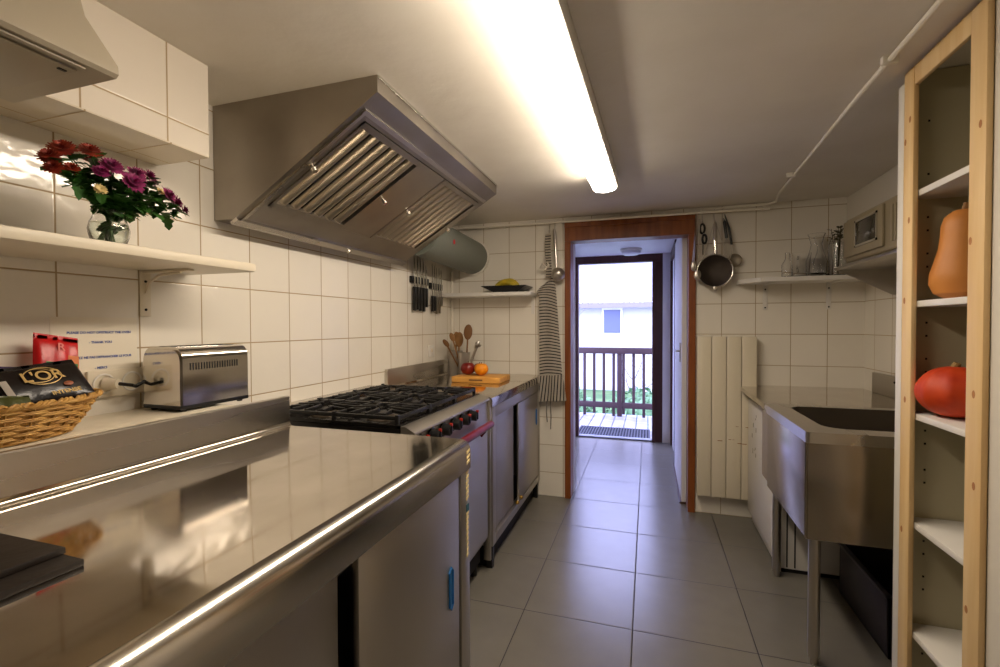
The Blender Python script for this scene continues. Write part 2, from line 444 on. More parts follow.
# conduit on the ceiling and the hanging pipe across the back wall
m_pipe = mat('painted_pipe', (232, 226, 212), .35)
cp = thing('ceiling_conduit', 'thin white painted conduit clipped across the ceiling to the right', 'pipe', (.66, 1.9, ZC))
part('pipe', M().tube([(.645, -.6, ZC - .012), (.650, 1.3, ZC - .012), (.664, 1.824, ZC - .012), (.722, 3.05, ZC - .012), (.75, 3.24, ZC - .014), (.72, 3.285, ZC - .016), (.5, 3.292, ZC - .018), (.35, 3.292, ZC - .018)], .0075), m_pipe, cp)
for yy in (.9, 1.62, 2.7):
    part('clip', M().box(.64 + .03 * (yy > 1.8), .68 + .03 * (yy > 1.8), yy - .008, yy + .008, ZC - .024, ZC, .002), m_pipe, cp)
hp = thing('hanging_pipe', 'cream painted pipe running along the top of the back wall over the door', 'pipe', (0, 3.262, 1.975))
part('pipe', M().tube([(XL + .01, 3.262, 1.982), (-.6, 3.262, 1.978), (.3, 3.262, 1.974), (.72, 3.262, 1.970)], .0085), m_pipe, hp)
for xx in (-1.0, -.58, .33, .69):
    part('bracket', M().box(xx - .008, xx + .008, 3.262, YB - (.038 if -.57 < xx < .31 else 0), 1.975, 1.99, .002), m_pipe, hp)
vp = thing('corner_pipe', 'thin white vertical pipe in the back left corner by the knives', 'pipe', (-1.435, 3.29, .9))
part('pipe', M().tube([(-1.436, 3.29, .905), (-1.436, 3.29, 1.44)], .008), m_pipe, vp)
part('pipe', M().tube([(-1.436, 3.29, 1.49), (-1.436, 3.29, 1.66)], .008), m_pipe, vp)
part('clip', M().box(-1.452, -1.422, 3.29, YB, 1.2, 1.212), m_pipe, vp)

# ------------------------------------------------------------------ front steel counter
ZT = .905; XF = -.509; XBK = -1.178; YE = 1.298; Y0 = -.75
fc = thing('steel_counter', 'long stainless steel work counter with upstand in the left foreground', 'counter', (-.85, .3, 0))
prof = [(XBK, .865), (XBK, 1.004), (XBK - .004, 1.008), (XBK - .02, 1.008), (XBK - .02, .86)]
top = [(XBK, ZT + .004)]
# worktop cross-section (x, z): upstand, coved corner, flat, rolled front edge, apron
up_ = [(XBK - .018, 1.006), (XBK - .016, 1.008), (XBK - .003, 1.008), (XBK, 1.005), (XBK, ZT + .0165), (XBK - .018, ZT + .0165)]
part('upstand', M().prism(up_, 'y', Y0, YE), m_steel, fc, ang=25)
cs = [(XBK - .018, ZT + .016), (XBK, ZT + .016)]
for k in range(1, 6):
    a = pi + k * (pi / 2) / 6; cs.append((XBK + .016 + .016 * cos(a), ZT + .016 + .016 * sin(a)))
cs += [(XBK + .018, ZT), (XF - .032, ZT)]
for k in range(1, 9):
    a = pi / 2 - k * (pi / 2) / 8; cs.append((XF - .032 + .032 * cos(a), ZT - .032 + .032 * sin(a)))
cs += [(XF, ZT - .085), (XF - .012, ZT - .085), (XF - .014, ZT - .036), (XF - .034, ZT - .014), (XBK - .018, ZT - .014)]
i0 = cs.index((XF - .032, ZT))
part('worktop', M().prism(cs[:i0 + 1] + [(XF - .032, ZT - .014), (XBK - .018, ZT - .014)], 'y', Y0, YE), m_steel_top, fc, ang=25)
part('front_edge', M().prism([(XF - .0318, ZT)] + cs[i0 + 1:-1] + [(XF - .0318, ZT - .014)], 'y', Y0, YE), m_edge, fc, ang=25)
for a, b in ((YE - .066, YE - .001), (Y0, Y0 + .06)): part('frame_stile', M().box(XF - .04, XF - .003, a, b, .12, ZT - .086, .003), m_steel_door, fc)
for a, b in ((YE - .012, YE - .004), (Y0, Y0 + .01)): part('side_panel', M().box(XBK, XF - .042, a, b, .12, ZT - .016), m_steel_door, fc)
part('back_panel', M().box(XBK - .016, XBK - .006, Y0, YE - .014, .12, ZT - .016), m_steel_door, fc)
part('bottom_panel', M().box(XBK, XF - .04, Y0 + .012, YE - .014, .12, .15).box(XF - .04, XF - .008, Y0 + .062, YE - .07, .12, .16, .002), m_steel_door, fc)
part('top_rail', M().box(XF - .046, XF - .038, Y0 + .062, YE - .07, ZT - .12, ZT - .087), m_steel_door, fc)
d1 = part('door', M().box(XF - .018, XF - .004, .735, YE - .082, .165, ZT - .089, .002), m_steel_door, fc)
d2 = part('door', M().box(XF - .036, XF - .024, Y0 + .07, .70, .165, ZT - .089, .002), m_steel_door, fc)
def pull(y, z, X, h=.062):
    m = M()
    hw = .011
    m.tube([(X + .001, y - hw, z - h + hw), (X + .001, y - hw, z + h - hw), (X + .001, y, z + h), (X + .001, y + hw, z + h - hw), (X + .001, y + hw, z - h + hw), (X + .001, y, z - h)], .0035, 6, closed=True)
    m.box(X - .002, X + .001, y - hw, y + hw, z - h + .008, z + h - .008)
    return m
part('handle', pull(1.157, .527, XF - .004, .058), m_blue, d1, label='blue recessed handle')
for yy in (YE - .05, Y0 + .04):
    for xx in (XF - .03, XBK + .02):
        part('leg', M().lathe([(0, 0), (.018, 0), (.02, .01), (.02, .12), (0, .12)], (xx, yy, 0), 12), m_black, fc)
st = M()  # slanted pale yellow bars stacked down the end post, with a gap midway
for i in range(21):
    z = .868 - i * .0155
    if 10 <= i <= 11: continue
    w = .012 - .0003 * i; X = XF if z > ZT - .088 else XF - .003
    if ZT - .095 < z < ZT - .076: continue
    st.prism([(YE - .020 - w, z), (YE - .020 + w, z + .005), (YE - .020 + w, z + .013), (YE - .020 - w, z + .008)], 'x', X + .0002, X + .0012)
part('marking', st, mat('pale_yellow_bars', (236, 214, 150), .4), fc, label='strip of pale yellow bars on the end post')
part('marking', M().box(XF - .0028, XF - .0018, YE - .030, YE - .008, .694, .716), mat('teal_band', (40, 92, 104), .4), fc, label='teal band on the end post')

# ledge behind the counter
lg = thing('back_ledge', 'cream ledge along the left tiled wall behind the steel counter', 'ledge', (-1.32, .3, .0))
part('ledge_top', M().box(XL + .001, XBK - .021, -.75, 1.11, .985, 1.005, .003), m_cream, lg)
part('ledge_front', M().box(XBK - .040, XBK - .024, -.75, 1.105, 0, .985), m_cream, lg)

# black slates
s1 = M().box(-.16, .16, -.115, .115, 0, .010, .0015)
for nm, lb, (px_, py_, pz_), rz in (('slate_board', 'lower black slate board on the steel counter', (-.975, .352, ZT), -.02), ('slate_board', 'upper black slate board, set further left on the other slate', (-1.016, .35, ZT + .0105), -.0)):
    m = M().box(px_ - .20, px_ + .20, py_ - .1, py_ + .1, pz_, pz_ + .010, .0018)
    o = solo(nm, m, mat('slate' + str(pz_), (34, 26, 20), .55, bump=(30, .2)), lb, 'board', (px_, py_, pz_))
    o.rotation_euler.z = rz

# ------------------------------------------------------------------ range cooker
rg = thing('range_cooker', 'six-burner steel gas range cooker with black grates beyond the counter', 'cooker', (-1.1, 1.8, 0))
RY0, RY1, RX0, RX1 = 1.40, 2.185, XL + .005, -.80
ZR = .90
part('body', M().box(RX0, RX1 + .01, RY0, RY1, .14, ZR - .03, .004), m_steel_door, rg)
part('hob', M().box(RX0 + .08, RX1 - .005, RY0, RY1, ZR - .03, ZR - .004, .004).box(RX0 + .08, RX1 - .005, RY0, RY0 + .012, ZR - .004, ZR + .008, .002)
     .box(RX1 - .02, RX1 - .005, RY0, RY1, ZR - .004, ZR + .006, .002), m_enamel, rg)
part('back_rim', M().box(RX0, RX0 + .08, RY0, RY1, ZR - .03, .925, .004), m_steel, rg)
part('front_trim', M().prism([(RX1 - .005, ZR + .003), (RX1 + .012, ZR + .003), (-.752, ZR - .016), (-.750, ZR - .022), (-.754, ZR - .028), (RX1 - .005, ZR - .028)], 'y', RY0, RY1), m_steel, rg)
part('control_panel', M().prism([(RX1, .745), (RX1, ZR - .029), (-.766, ZR - .029), (-.760, .745)], 'y', RY0 + .003, RY1 - .003), m_steel_door, rg)
od = part('door', M().box(RX1 + .01, -.756, RY0 + .01, RY1 - .02, .19, .735, .006), m_steel_door, rg)
part('handle', M().tube([(-.716, RY0 + .12, .775), (-.716, RY1 - .09, .775)], .0175, 14)
     .bar((-.752, RY0 + .16, .725), (-.716, RY0 + .16, .772), .016, .016).bar((-.752, RY1 - .13, .725), (-.716, RY1 - .13, .772), .016, .016), m_red, od, label='dark red rail handle')
part('kick_plate', M().box(RX0, -.80, RY0 + .02, RY1 - .02, .06, .14), m_dark, rg)
for xx in (RX0 + .05, -.83):
    for yy in (RY0 + .04, RY1 - .04): part('leg', M().lathe([(0, 0), (.02, 0), (.02, .06), (0, .06)], (xx, yy, 0), 12), m_black, rg)
for i, yy in enumerate((1.45, 1.55, 1.65, 1.75, 1.845, 1.94)):
    T = Matrix.Rotation(R(92), 4, 'Y')
    k = part('knob', M().lathe([(0, 0), (.028, 0), (.028, .006), (.023, .008), (.022, .034), (.019, .037), (0, .037)], (-.764, yy, .843), 18, T)
             .box(-.729, -.722, yy - .004, yy + .004, .829, .862, .001), m_black, rg)
    part('pointer', M().box(-.733, -.7205, yy - .004, yy + .004, .858, .869, .001), m_redp, k, label='red mark on the knob')
# burners and grates
gx0, gx1 = RX0 + .095, RX1 - .03
for j in range(3):
    y0 = RY0 + .022 + j * .252; y1 = y0 + .242; yc = (y0 + y1) / 2
    g = M(); zt = ZR + .034
    for a, b in (((gx0, y0), (gx1, y0)), ((gx1, y0), (gx1, y1)), ((gx1, y1), (gx0, y1)), ((gx0, y1), (gx0, y0)), (((gx0 + gx1) / 2, y0), ((gx0 + gx1) / 2, y1))):
        g.bar((a[0], a[1], zt - .008), (b[0], b[1], zt - .008), .012, .014, .002)
    for cx in (gx0 + (gx1 - gx0) * .25, gx0 + (gx1 - gx0) * .75):
        q = (gx1 - gx0) * .25
        for dx, dy, e in ((1, 0, q), (-1, 0, q), (0, 1, .118), (0, -1, .118)):
            g.bar((cx + dx * e, yc + dy * e, zt - .004), (cx + dx * .03, yc + dy * .03, zt), .010, .016, .002)
        for dx, dy in ((1, 1), (1, -1), (-1, 1), (-1, -1)):
            g.bar((cx + dx * .07, yc + dy * .105, zt - .004), (cx + dx * .055, yc + dy * .03, zt), .009, .014, .002)
    for cx in (gx0 + (gx1 - gx0) * .25, gx0 + (gx1 - gx0) * .75):
        for e in (-.05, .05): g.bar((cx - q * .95, yc + e, zt - .003), (cx - .035, yc + e * .6, zt), .008, .012, .001); g.bar((cx + q * .95, yc + e, zt - .003), (cx + .035, yc + e * .6, zt), .008, .012, .001)
    for a in (gx0, gx1, (gx0 + gx1) / 2):
        for b in (y0, y1): g.box(a - .007, a + .007, b - .007, b + .007, ZR - .004, zt + .004, .002)
    part('grate', g, m_iron, rg)
    for cx in (gx0 + (gx1 - gx0) * .25, gx0 + (gx1 - gx0) * .75):
        bn = part('burner', M().lathe([(0, -.004), (.058, -.004), (.056, .004), (.042, .008), (.040, .014), (0, .014)], (cx, yc, ZR), 24), mat('burner_ring%d' % (j * 2 + (cx > -1.1)), (120, 108, 92), .45, .7), rg)
        part('burner_cap', M().lathe([(0, .014), (.036, .014), (.038, .019), (.033, .023), (0, .023)], (cx, yc, ZR), 24), m_iron, bn)

# ------------------------------------------------------------------ back cabinet
ZB = .885
bc = thing('steel_cabinet', 'steel cabinet with sliding doors and worktop beside the striped apron', 'cabinet', (-1.1, 2.75, 0))
BX = -.745; BY0, BY1 = 2.215, 3.29
part('upstand', M().prism([(XL + .003, .995), (XL + .02, .997), (XL + .022, .99), (XL + .022, ZB + .0105), (XL + .003, ZB + .0105)], 'y', 2.345, BY1 + .02), m_steel, bc, ang=25)
cs = [(XL + .003, ZB + .01), (XL + .022, ZB + .01), (XL + .032, ZB), (BX - .015, ZB), (BX - .004, ZB - .004), (BX, ZB - .015), (BX, ZB - .05), (BX - .012, ZB - .05), (BX - .014, ZB - .016), (XL + .003, ZB - .014)]
part('worktop', M().prism(cs, 'y', BY0 - .01, BY1 + .02), m_steel_top, bc, ang=25)
for a, b in ((BY0, BY0 + .05), (BY1 - .035, BY1)): part('stile', M().box(BX - .04, BX - .003, a, b, .12, ZB - .05, .003), m_steel_door, bc)
for a, b in ((ZB - .11, ZB - .051), (.12, .165)): part('rail', M().box(BX - .04, BX - .004, BY0 + .052, BY1 - .037, a, b, .002), m_steel_door, bc)
for a, b in ((BY0, BY0 + .01), (BY1 - .01, BY1)): part('side_panel', M().box(XL + .02, BX - .042, a, b, .12, ZB - .016), m_steel_door, bc)
part('interior', M().box(XL + .02, XL + .03, BY0 + .012, BY1 - .012, .12, ZB - .02).box(XL + .03, BX - .045, BY0 + .012, BY1 - .012, .12, .14), m_dark, bc)
part('door', M().box(BX - .034, BX - .022, BY0 + .056, 2.66, .17, ZB - .114, .002), m_steel_door, bc)
d = part('door', M().box(BX - .018, BX - .006, 2.72, BY1 - .05, .17, ZB - .114, .002), m_steel_door, bc)
part('handle', pull(3.19, .60, BX - .006, .055), m_blue, d, label='blue recessed handle')
m_brass = mat('brass', (200, 160, 80), .3, 1)
for yy in (2.66, 2.75): part('knob', M().ball((BX + .002, yy, .185), .012, 10, 8), m_brass, bc, label='small brass door stop')
part('kick_plate', M().box(-1.3, BX - .05, BY0 + .03, BY1 - .03, .0, .118), m_dark, bc)
for yy in (BY0 + .03, BY1 - .03):
    part('leg', M().box(BX - .045, BX - .012, yy - .016, yy + .016, 0, .12, .002), m_black, bc)
fp = thing('filler_post', 'narrow dark steel filler between the cooker and the sliding-door cabinet', 'panel', (-.76, 2.196, 0))
part('post', M().box(-.79, -.752, 2.189, 2.203, .06, .87, .002), m_steel_door, fp)

# ------------------------------------------------------------------ steel extractor hood
hd = thing('extractor_hood', 'large stainless steel commercial extractor hood over the cooker', 'hood', (-1.1, 1.83, 1.62))
A = Vector((-.79, 0, 1.966)); B = Vector((-1.36, 0, 1.62)); HY0, HY1 = 1.25, 2.42
body = M()
shell = [(XL + .002, ZC - .0004), (-.79, ZC - .0004), (-.79, 1.966), (-.812, 1.953), (-1.34, 1.632), (-1.36, 1.62), (XL + .002, 1.62)]
# end plates + top + front, leaving the slanted face to the filter frame
for y0 in (HY0, HY1 - .004):
    body.prism(shell, 'y', y0, y0 + .004)
hy0, hy1 = HY0 + .0042, HY1 - .0042
body.box(-.7945, -.7902, hy0, hy1, 1.966, ZC - .004).box(XL + .003, -.795, hy0, hy1, ZC - .004, ZC - .0008).box(XL + .003, XL + .006, hy0, hy1, 1.625, ZC - .005)
body.box(XL + .003, -1.362, hy0, hy1, 1.6202, 1.624)
part('body', body, m_hood, hd)
part('front_lip', M().box(-.7895, -.785, HY0 + .001, HY1, ZC - .01, ZC - .001, .001), m_chrome, hd)
def sp_(s, y, off=0.0):
    n = Vector((.346, 0, -.57)).normalized()
    p = A.lerp(B, s) + n * off
    return Vector((p.x, y, p.z))
def slab(s0, s1, y0, y1, o0, o1):
    m = M(); V = []
    for s in (s0, s1):
        for y in (y0, y1):
            for o in (o0, o1): V.append(m.bm.verts.new(sp_(s, y, o)))
    for f in ((0, 1, 3, 2), (4, 6, 7, 5), (0, 4, 5, 1), (2, 3, 7, 6), (0, 2, 6, 4), (1, 5, 7, 3)): m.bm.faces.new([V[i] for i in f])
    return m
fr = slab(0.002, .15, hy0, hy1, -.004, -.0003)
fr.join(slab(.85, .999, hy0, hy1, -.004, -.0003)).join(slab(.15, .85, hy0, 1.31, -.004, -.0003)).join(slab(.15, .85, 2.37, hy1, -.004, -.0003))
part('frame', fr, m_hood, hd)
gut = M().join(slab(.985, 1.03, HY0, HY1, 0, .012)).join(slab(.10, .125, 1.27, 2.40, 0, .006)).join(slab(.125, .985, 1.272, 1.285, 0, .006))
part('grease_gutter', gut, m_steel, hd)
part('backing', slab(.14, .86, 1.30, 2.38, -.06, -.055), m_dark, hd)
def filt(y0, y1, n, r):
    f = slab(.155, .19, y0, y1, -.012, .004).join(slab(.81, .845, y0, y1, -.012, .004)).join(slab(.155, .845, y0, y0 + .012, -.012, .004)).join(slab(.155, .845, y1 - .012, y1, -.012, .004))
    ff = part('filter', f, m_hood, hd)
    pit = (y1 - y0 - .03) / n
    for i in range(n):
        yc = y0 + .015 + pit * (i + .5)
        m = M(); rings = []
        for s in (.19, .81):
            rings.append([m.bm.verts.new(sp_(s, yc + pit * r * cos(a), -.010 + .009 * sin(a) + .006 * cos(a))) for a in [pi * k / 8 for k in range(9)]])
        for k in range(8): m.bm.faces.new([rings[0][k], rings[0][k + 1], rings[1][k + 1], rings[1][k]])
        m.bm.faces.new(rings[0]); m.bm.faces.new(rings[1][::-1])
        part('baffle', m, m_baffle, ff)
filt(1.312, 1.715, 6, .27)
filt(1.935, 2.365, 8, .27)
part('blank_panel', slab(.155, .845, 1.717, 1.933, -.012, .002), m_hood, hd)
for y, s in ((1.299, .505), (1.732, .505), (1.941, .505), (2.372, .49), (1.876, 1.0)):
    n = Vector((.346, 0, -.57)).normalized(); p = sp_(s, y, .0)
    part('knob', M().tube([p, p + n * .014, p + n * .018, p + n * .03], [.006, .006, .011, .009], 12), m_chrome, hd)

# duct from the hood to the back wall
dc = thing('extractor_duct', 'fat grey round duct from the hood to the back wall', 'duct', (-1.27, 2.9, 1.80))
def cyl(p, q, r, seg=32):
    return M().tube([p, q], r, seg)
part('duct_tube', cyl((-1.278, 2.432, 1.785), (-1.278, 3.30, 1.765), .126, 40), m_duct, dc)
part('wall_collar', cyl((-1.278, 3.30, 1.765), (-1.278, YB - .001, 1.765), .138, 40), m_pipe, dc)
part('marking', M().lathe([(0, 0), (.016, 0)], (-1.1512, 2.675, 1.770), 16, Matrix.Rotation(R(93), 4, 'Y')), mat('red_sticker', (200, 20, 30), .5), dc, label='small round stick-on red sticker')

# ------------------------------------------------------------------ white domestic hood at the left edge
wh = thing('white_hood', 'white slanted cooker hood at the top left edge of the room', 'hood', (-1.1, .25, 1.72))
WY = .62; WX = -.95
part('body', M().prism([(-1.26, ZC - .002), (-1.052, ZC - .002), (-1.050, 1.885), (-1.038, 1.85), (-.950, 1.738), (-.948, 1.722), (-.955, 1.716), (-1.26, 1.716)], 'y', -.55, WY), m_hood_white, wh)
part('underside_panel', M().box(-1.25, -.985, -.5, WY - .045, 1.711, 1.7155, .002).box(-.972, -.962, -.5, WY - .045, 1.711, 1.7155, .002), m_hood_under, wh)
part('switch', M().box(-1.004, -.998, WY - .066, WY - .054, 1.709, 1.7112), m_black, wh)

# ------------------------------------------------------------------ upper left shelf, vase, flowers
us = thing('wall_shelf', 'cream wall shelf carrying the glass vase of flowers', 'shelf', (-1.3, .5, 1.415))
part('shelf_board', M().box(XL, -1.16, -.9, 1.145, 1.417, 1.443, .005), m_cream, us)
for yy in (1.01, -.2):
    br = M().box(XL + .001, XL + .005, yy - .016, yy + .016, 1.28, 1.415, .001).box(XL + .001, XL + .19, yy - .01, yy + .01, 1.410, 1.416, .001)
    br.tube([(XL + .006, yy, 1.35), (XL + .02, yy, 1.38), (XL + .06, yy, 1.402), (XL + .15, yy, 1.409)], .004, 6)
    b = part('bracket', br, m_cream, us)
    part('screw', M().ball((XL + .006, yy, 1.30), .004, 8, 6).ball((XL + .006, yy, 1.385), .004, 8, 6), m_dark, b)
VC = Vector((-1.235, .780, 1.444))
vs = thing('glass_vase', 'round clear glass vase of water on the cream wall shelf', 'vase', VC)
op = [(0, 0), (.026, 0), (.033, .006), (.039, .022), (.041, .037), (.038, .053), (.032, .066), (.031, .074), (.035, .082)]
ip = [(r - .002, z) for r, z in op[::-1][:-2]] + [(0, .004)]
part('glass', M().lathe(op + ip, VC, 28), m_glass, vs)
part('water', M().lathe([(0, .0045), (.029, .0065), (.0365, .022), (.0385, .037), (.0355, .052), (0, .052)], VC, 24), m_water, vs)
m_stem = mat('stem_green', (56, 92, 30), .5); m_leaf = mat('leaf_green', (40, 84, 26), .5, noise=(30, (58, 104, 34)))
m_rust = mat('rust_petals', (112, 24, 12), .6, noise=(60, (150, 48, 18))); m_mag = mat('magenta_petals', (98, 12, 62), .6, noise=(60, (140, 26, 92)))
m_cremefl = mat('cream_petals', (216, 192, 130), .6); m_eye = mat('flower_eye', (196, 160, 40), .6)
def bloom(c, d, r, rows, seed):
    rnd = random.Random(seed); m = M(); d = d.normalized(); u = d.orthogonal().normalized(); w = d.cross(u)
    for k in range(rows):
        n = 18 - 3 * k; rad = r * (1 - .2 * k); lift = R(8 + 22 * k)
        for i in range(n):
            a = 2 * pi * (i + .5 * (k % 2)) / n + rnd.uniform(-.08, .08)
            e = (cos(a) * u + sin(a) * w); o = e * cos(lift) + d * sin(lift)
            t = (-sin(a) * u + cos(a) * w) * rad * .17
            p0 = c + d * .002 * k; p1 = p0 + o * rad * .6; p2 = p0 + o * rad * rnd.uniform(.9, 1.08)
            V = [m.bm.verts.new(q) for q in (p0 - t * .3, p0 + t * .3, p1 + t, p2 + t * .4, p2 - t * .4, p1 - t)]
            m.bm.faces.new([V[0], V[1], V[2], V[5]]); m.bm.faces.new([V[5], V[2], V[3], V[4]])
    return m
def leaf(m, p, d, up_, L):
    d = d.normalized(); s = d.cross(up_)
    if s.length < .01: s = d.orthogonal()
    s.normalize(); n = s.cross(d)
    out = [(0, .04), (.18, .30), (.30, .18), (.45, .42), (.6, .24), (.78, .26), (1, 0)]
    L_ = [m.bm.verts.new(p + d * L * a + s * L * b * .95 + n * L * (.12 * abs(b) - .12 * a * a)) for a, b in out]
    R_ = [m.bm.verts.new(p + d * L * a - s * L * b * .95 + n * L * (.12 * abs(b) - .12 * a * a)) for a, b in out[:-1]]
    C_ = [m.bm.verts.new(p + d * L * a - n * L * .12 * a * a) for a, b in out[:-1]]
    for i in range(len(C_)):
        if i + 1 < len(C_):
            m.bm.faces.new([C_[i], C_[i + 1], L_[i + 1], L_[i]]); m.bm.faces.new([C_[i + 1], C_[i], R_[i], R_[i + 1]])
        else:
            m.bm.faces.new([C_[i], L_[-1], L_[i]]); m.bm.faces.new([C_[i], R_[i], L_[-1]])
# pixel-measured bloom places on the shelf plane: (y offset, z offset, x offset, radius, kind)
FL = [(-.082, .195, .02, .023, 'r'), (-.062, .208, -.01, .024, 'r'), (-.040, .205, .03, .022, 'r'), (-.012, .200, -.02, .018, 'r'), (-.108, .168, .03, .020, 'r'), (-.112, .142, .05, .016, 'r'), (-.078, .152, .04, .015, 'r'),
      (-.028, .176, .06, .023, 'm'), (.000, .186, .02, .022, 'm'), (.024, .176, .055, .022, 'm'), (-.002, .146, .085, .025, 'm'), (-.048, .158, .06, .016, 'm'), (.066, .188, .03, .021, 'm'), (.086, .180, .01, .019, 'm'), (.108, .154, .03, .023, 'm'), (.120, .136, .04, .025, 'm'), (.147, .124, .03, .019, 'm'), (.084, .142, .07, .020, 'm'), (.047, .170, -.01, .012, 'm'),
      (.080, .150, .05, .014, 'c'), (.128, .106, .03, .010, 'c'), (-.05, .118, .06, .012, 'c')]
names = {'r': 'rust red', 'm': 'magenta', 'c': 'cream'}; mm = {'r': m_rust, 'm': m_mag, 'c': m_cremefl}
FLL = ['rust red bloom at the upper left of the vase bunch', 'topmost rust red bloom of the vase bunch', 'rust red bloom right of the topmost one', 'flat rust red bloom above the magenta ones', 'rust red bloom furthest left in the bunch', 'drooping rust red bloom low on the left', 'small rust red bloom low beside the drooping one',
 'large magenta bloom just right of the red ones', 'magenta bloom at the centre top of the bunch', 'magenta bloom right of the centre one', 'magenta bloom lowest at the middle of the bunch', 'small magenta bloom half behind leaves on the left', 'magenta bloom at the upper right of the bunch', 'magenta bloom behind the upper right one', 'magenta bloom on the right slope of the bunch', 'magenta bloom below the right slope one', 'lone magenta bloom sticking out furthest right', 'magenta bloom in the leaves right of centre', 'small dark magenta bloom at the back of the bunch',
 'cream flower between the magenta blooms on the right', 'tiny cream flower hanging at the lower right', 'cream flower in the leaves on the left']
for i, (dy, dz, dx, r, k) in enumerate(FL):
    c = VC + Vector((dx, dy * 1.10 - (.012 if k == 'r' else .0), dz * 1.0 - .004)); r *= 1.12
    base = VC + Vector((-.012 * (dx > 0) + .004, -dy * .12, .012)); neck = VC + Vector((dx * .12, dy * .12, .080))
    grp = {'r': 'rust red chrysanthemums in the vase', 'm': 'magenta chrysanthemums in the vase', 'c': 'small cream flowers in the vase'}[k]
    t = thing('chrysanthemum', FLL[i] + ', stem in the glass vase', 'flower', base, grp)
    mid = neck.lerp(c, .5) + Vector((0, 0, .012))
    part('stem', M().tube([base, neck, mid, c], .0016, 6), m_stem, t)
    d = (c - neck); d.x += .10; d.z += .02
    b = part('bloom', bloom(c, d, r, 4 if k != 'c' else 2, i), mm[k], t, smooth=False)
    lv = M(); rnd = random.Random(i + 50)
    for q in range(19):
        f = rnd.uniform(.0, .90); p = neck.lerp(mid, f * 2) if f < .5 else mid.lerp(c, f * 2 - 1)
        dd = Vector((rnd.uniform(-.5, 1), rnd.uniform(-1, 1) + dy * 2, rnd.uniform(-.55, .5)))
        leaf(lv, p, dd, Vector((0, 0, 1)), rnd.uniform(.022, .044))
    if i % 2 == 0: leaf(lv, base + Vector((0, 0, .02)), Vector((.3, rnd.uniform(-.6, .6), .5)), Vector((0, 0, 1)), .028)
    part('leaves', lv, m_leaf, t, smooth=False)

# ------------------------------------------------------------------ sign, socket, toaster, basket
def text_mesh(txt, size, X, y, z, flip=False, depth=.0004, bold=.0):
    cu = bpy.data.curves.new('lettering', 'FONT'); cu.body = txt; cu.size = size; cu.align_x = 'CENTER'; cu.align_y = 'CENTER'; cu.extrude = depth; cu.offset = bold
    to = bpy.data.objects.new('lettering', cu); COL.objects.link(to)
    bpy.context.view_layer.update()
    dg = bpy.context.evaluated_depsgraph_get(); me = bpy.data.meshes.new_from_object(to.evaluated_get(dg))
    bpy.data.objects.remove(to)
    m = M(); m.bm.from_mesh(me); bpy.data.meshes.remove(me)
    for v in m.bm.verts: v.co = Vector((X + v.co.z, y + v.co.x, z + v.co.y))   # reads along +y, facing +x
    return m
def place_text(m, T):
    for v in m.bm.verts: v.co = T @ v.co
    return m
sg = thing('wall_notice', 'white paper notice with blue writing above the socket', 'notice', (XL, .885, 1.19))
part('paper', M().box(XL + .0005, XL + .0012, .775, .985, 1.10, 1.275), mat('paper', (226, 218, 200), .6), sg)
m_ink = mat('blue_ink', (40, 72, 150), .6)
for tx, yy, zz, s in (('PLEASE DO NOT OBSTRUCT THE OVEN', .889, 1.233, .0088), ('- THANK YOU', .889, 1.206, .0088), ('VEUILLEZ NE PAS DEBRANCHER LE FOUR', .889, 1.165, .0086), ('- MERCI', .889, 1.135, .0088)):
    part('lettering', text_mesh(tx, s, XL + .0016, yy, zz, depth=.0002, bold=.0003), m_ink, sg, smooth=False)
sk = thing('wall_socket', 'double cream wall socket between the basket and the toaster', 'socket', (XL, .93, 1.09))
part('plate', M().box(XL + .001, XL + .012, .850, 1.0, 1.052, 1.128, .003), m_cream, sk)
part('socket_ring', M().tube([(XL + .013, .888 + .026 * cos(a), 1.09 + .026 * sin(a)) for a in [2 * pi * k / 24 for k in range(24)]], .003, 6, closed=True)
     .tube([(XL + .013, .962 + .026 * cos(a), 1.09 + .026 * sin(a)) for a in [2 * pi * k / 24 for k in range(24)]], .003, 6, closed=True), m_white, sk)

TX0, TX1, TY0, TY1, TZ0 = -1.405, -1.252, .967, 1.20, 1.0055
ts = thing('toaster', 'chrome long-slot toaster at the end of the cream ledge', 'toaster', (-1.33, 1.07, TZ0))
bp_ = []
hw = (TX1 - TX0) / 2; cx = (TX0 + TX1) / 2
for k in range(9):
    a = pi * k / 16; bp_.append((cx + hw - .034 + .034 * cos(a), TZ0 + .184 - .034 + .034 * sin(a)))
for k in range(9):
    a = pi / 2 + pi * k / 16; bp_.append((cx - hw + .034 + .034 * cos(a), TZ0 + .184 - .034 + .034 * sin(a)))
poly = [(cx + hw, TZ0 + .018)] + bp_ + [(cx - hw, TZ0 + .018)]
part('body', M().prism(poly, 'y', TY0 + .005, TY1 - .005).prism([(cx + (p[0] - cx) * .93, TZ0 + .018 + (p[1] - TZ0 - .018) * .96) for p in poly], 'y', TY0, TY1), m_chrome_soft, ts)
part('base', M().box(TX0 + .002, TX1 - .002, TY0 - .001, TY1 + .001, TZ0 + .006, TZ0 + .019, .004), m_black, ts)
for a in (TX0 + .02, TX1 - .02):
    for b in (TY0 + .02, TY1 - .02): part('foot', M().lathe([(0, 0), (.008, 0), (.010, .006), (0, .006)], (a, b, TZ0), 10), m_black, ts)
part('slot', M().box(cx - .034, cx - .012, TY0 + .02, TY1 - .02, TZ0 + .1825, TZ0 + .1852).box(cx + .012, cx + .034, TY0 + .02, TY1 - .02, TZ0 + .1825, TZ0 + .1852), m_dark, ts)
part('rim', M().box(cx - .044, cx + .044, TY0 + .012, TY1 - .012, TZ0 + .182, TZ0 + .1845, .001), m_chrome, ts)
vn = M()
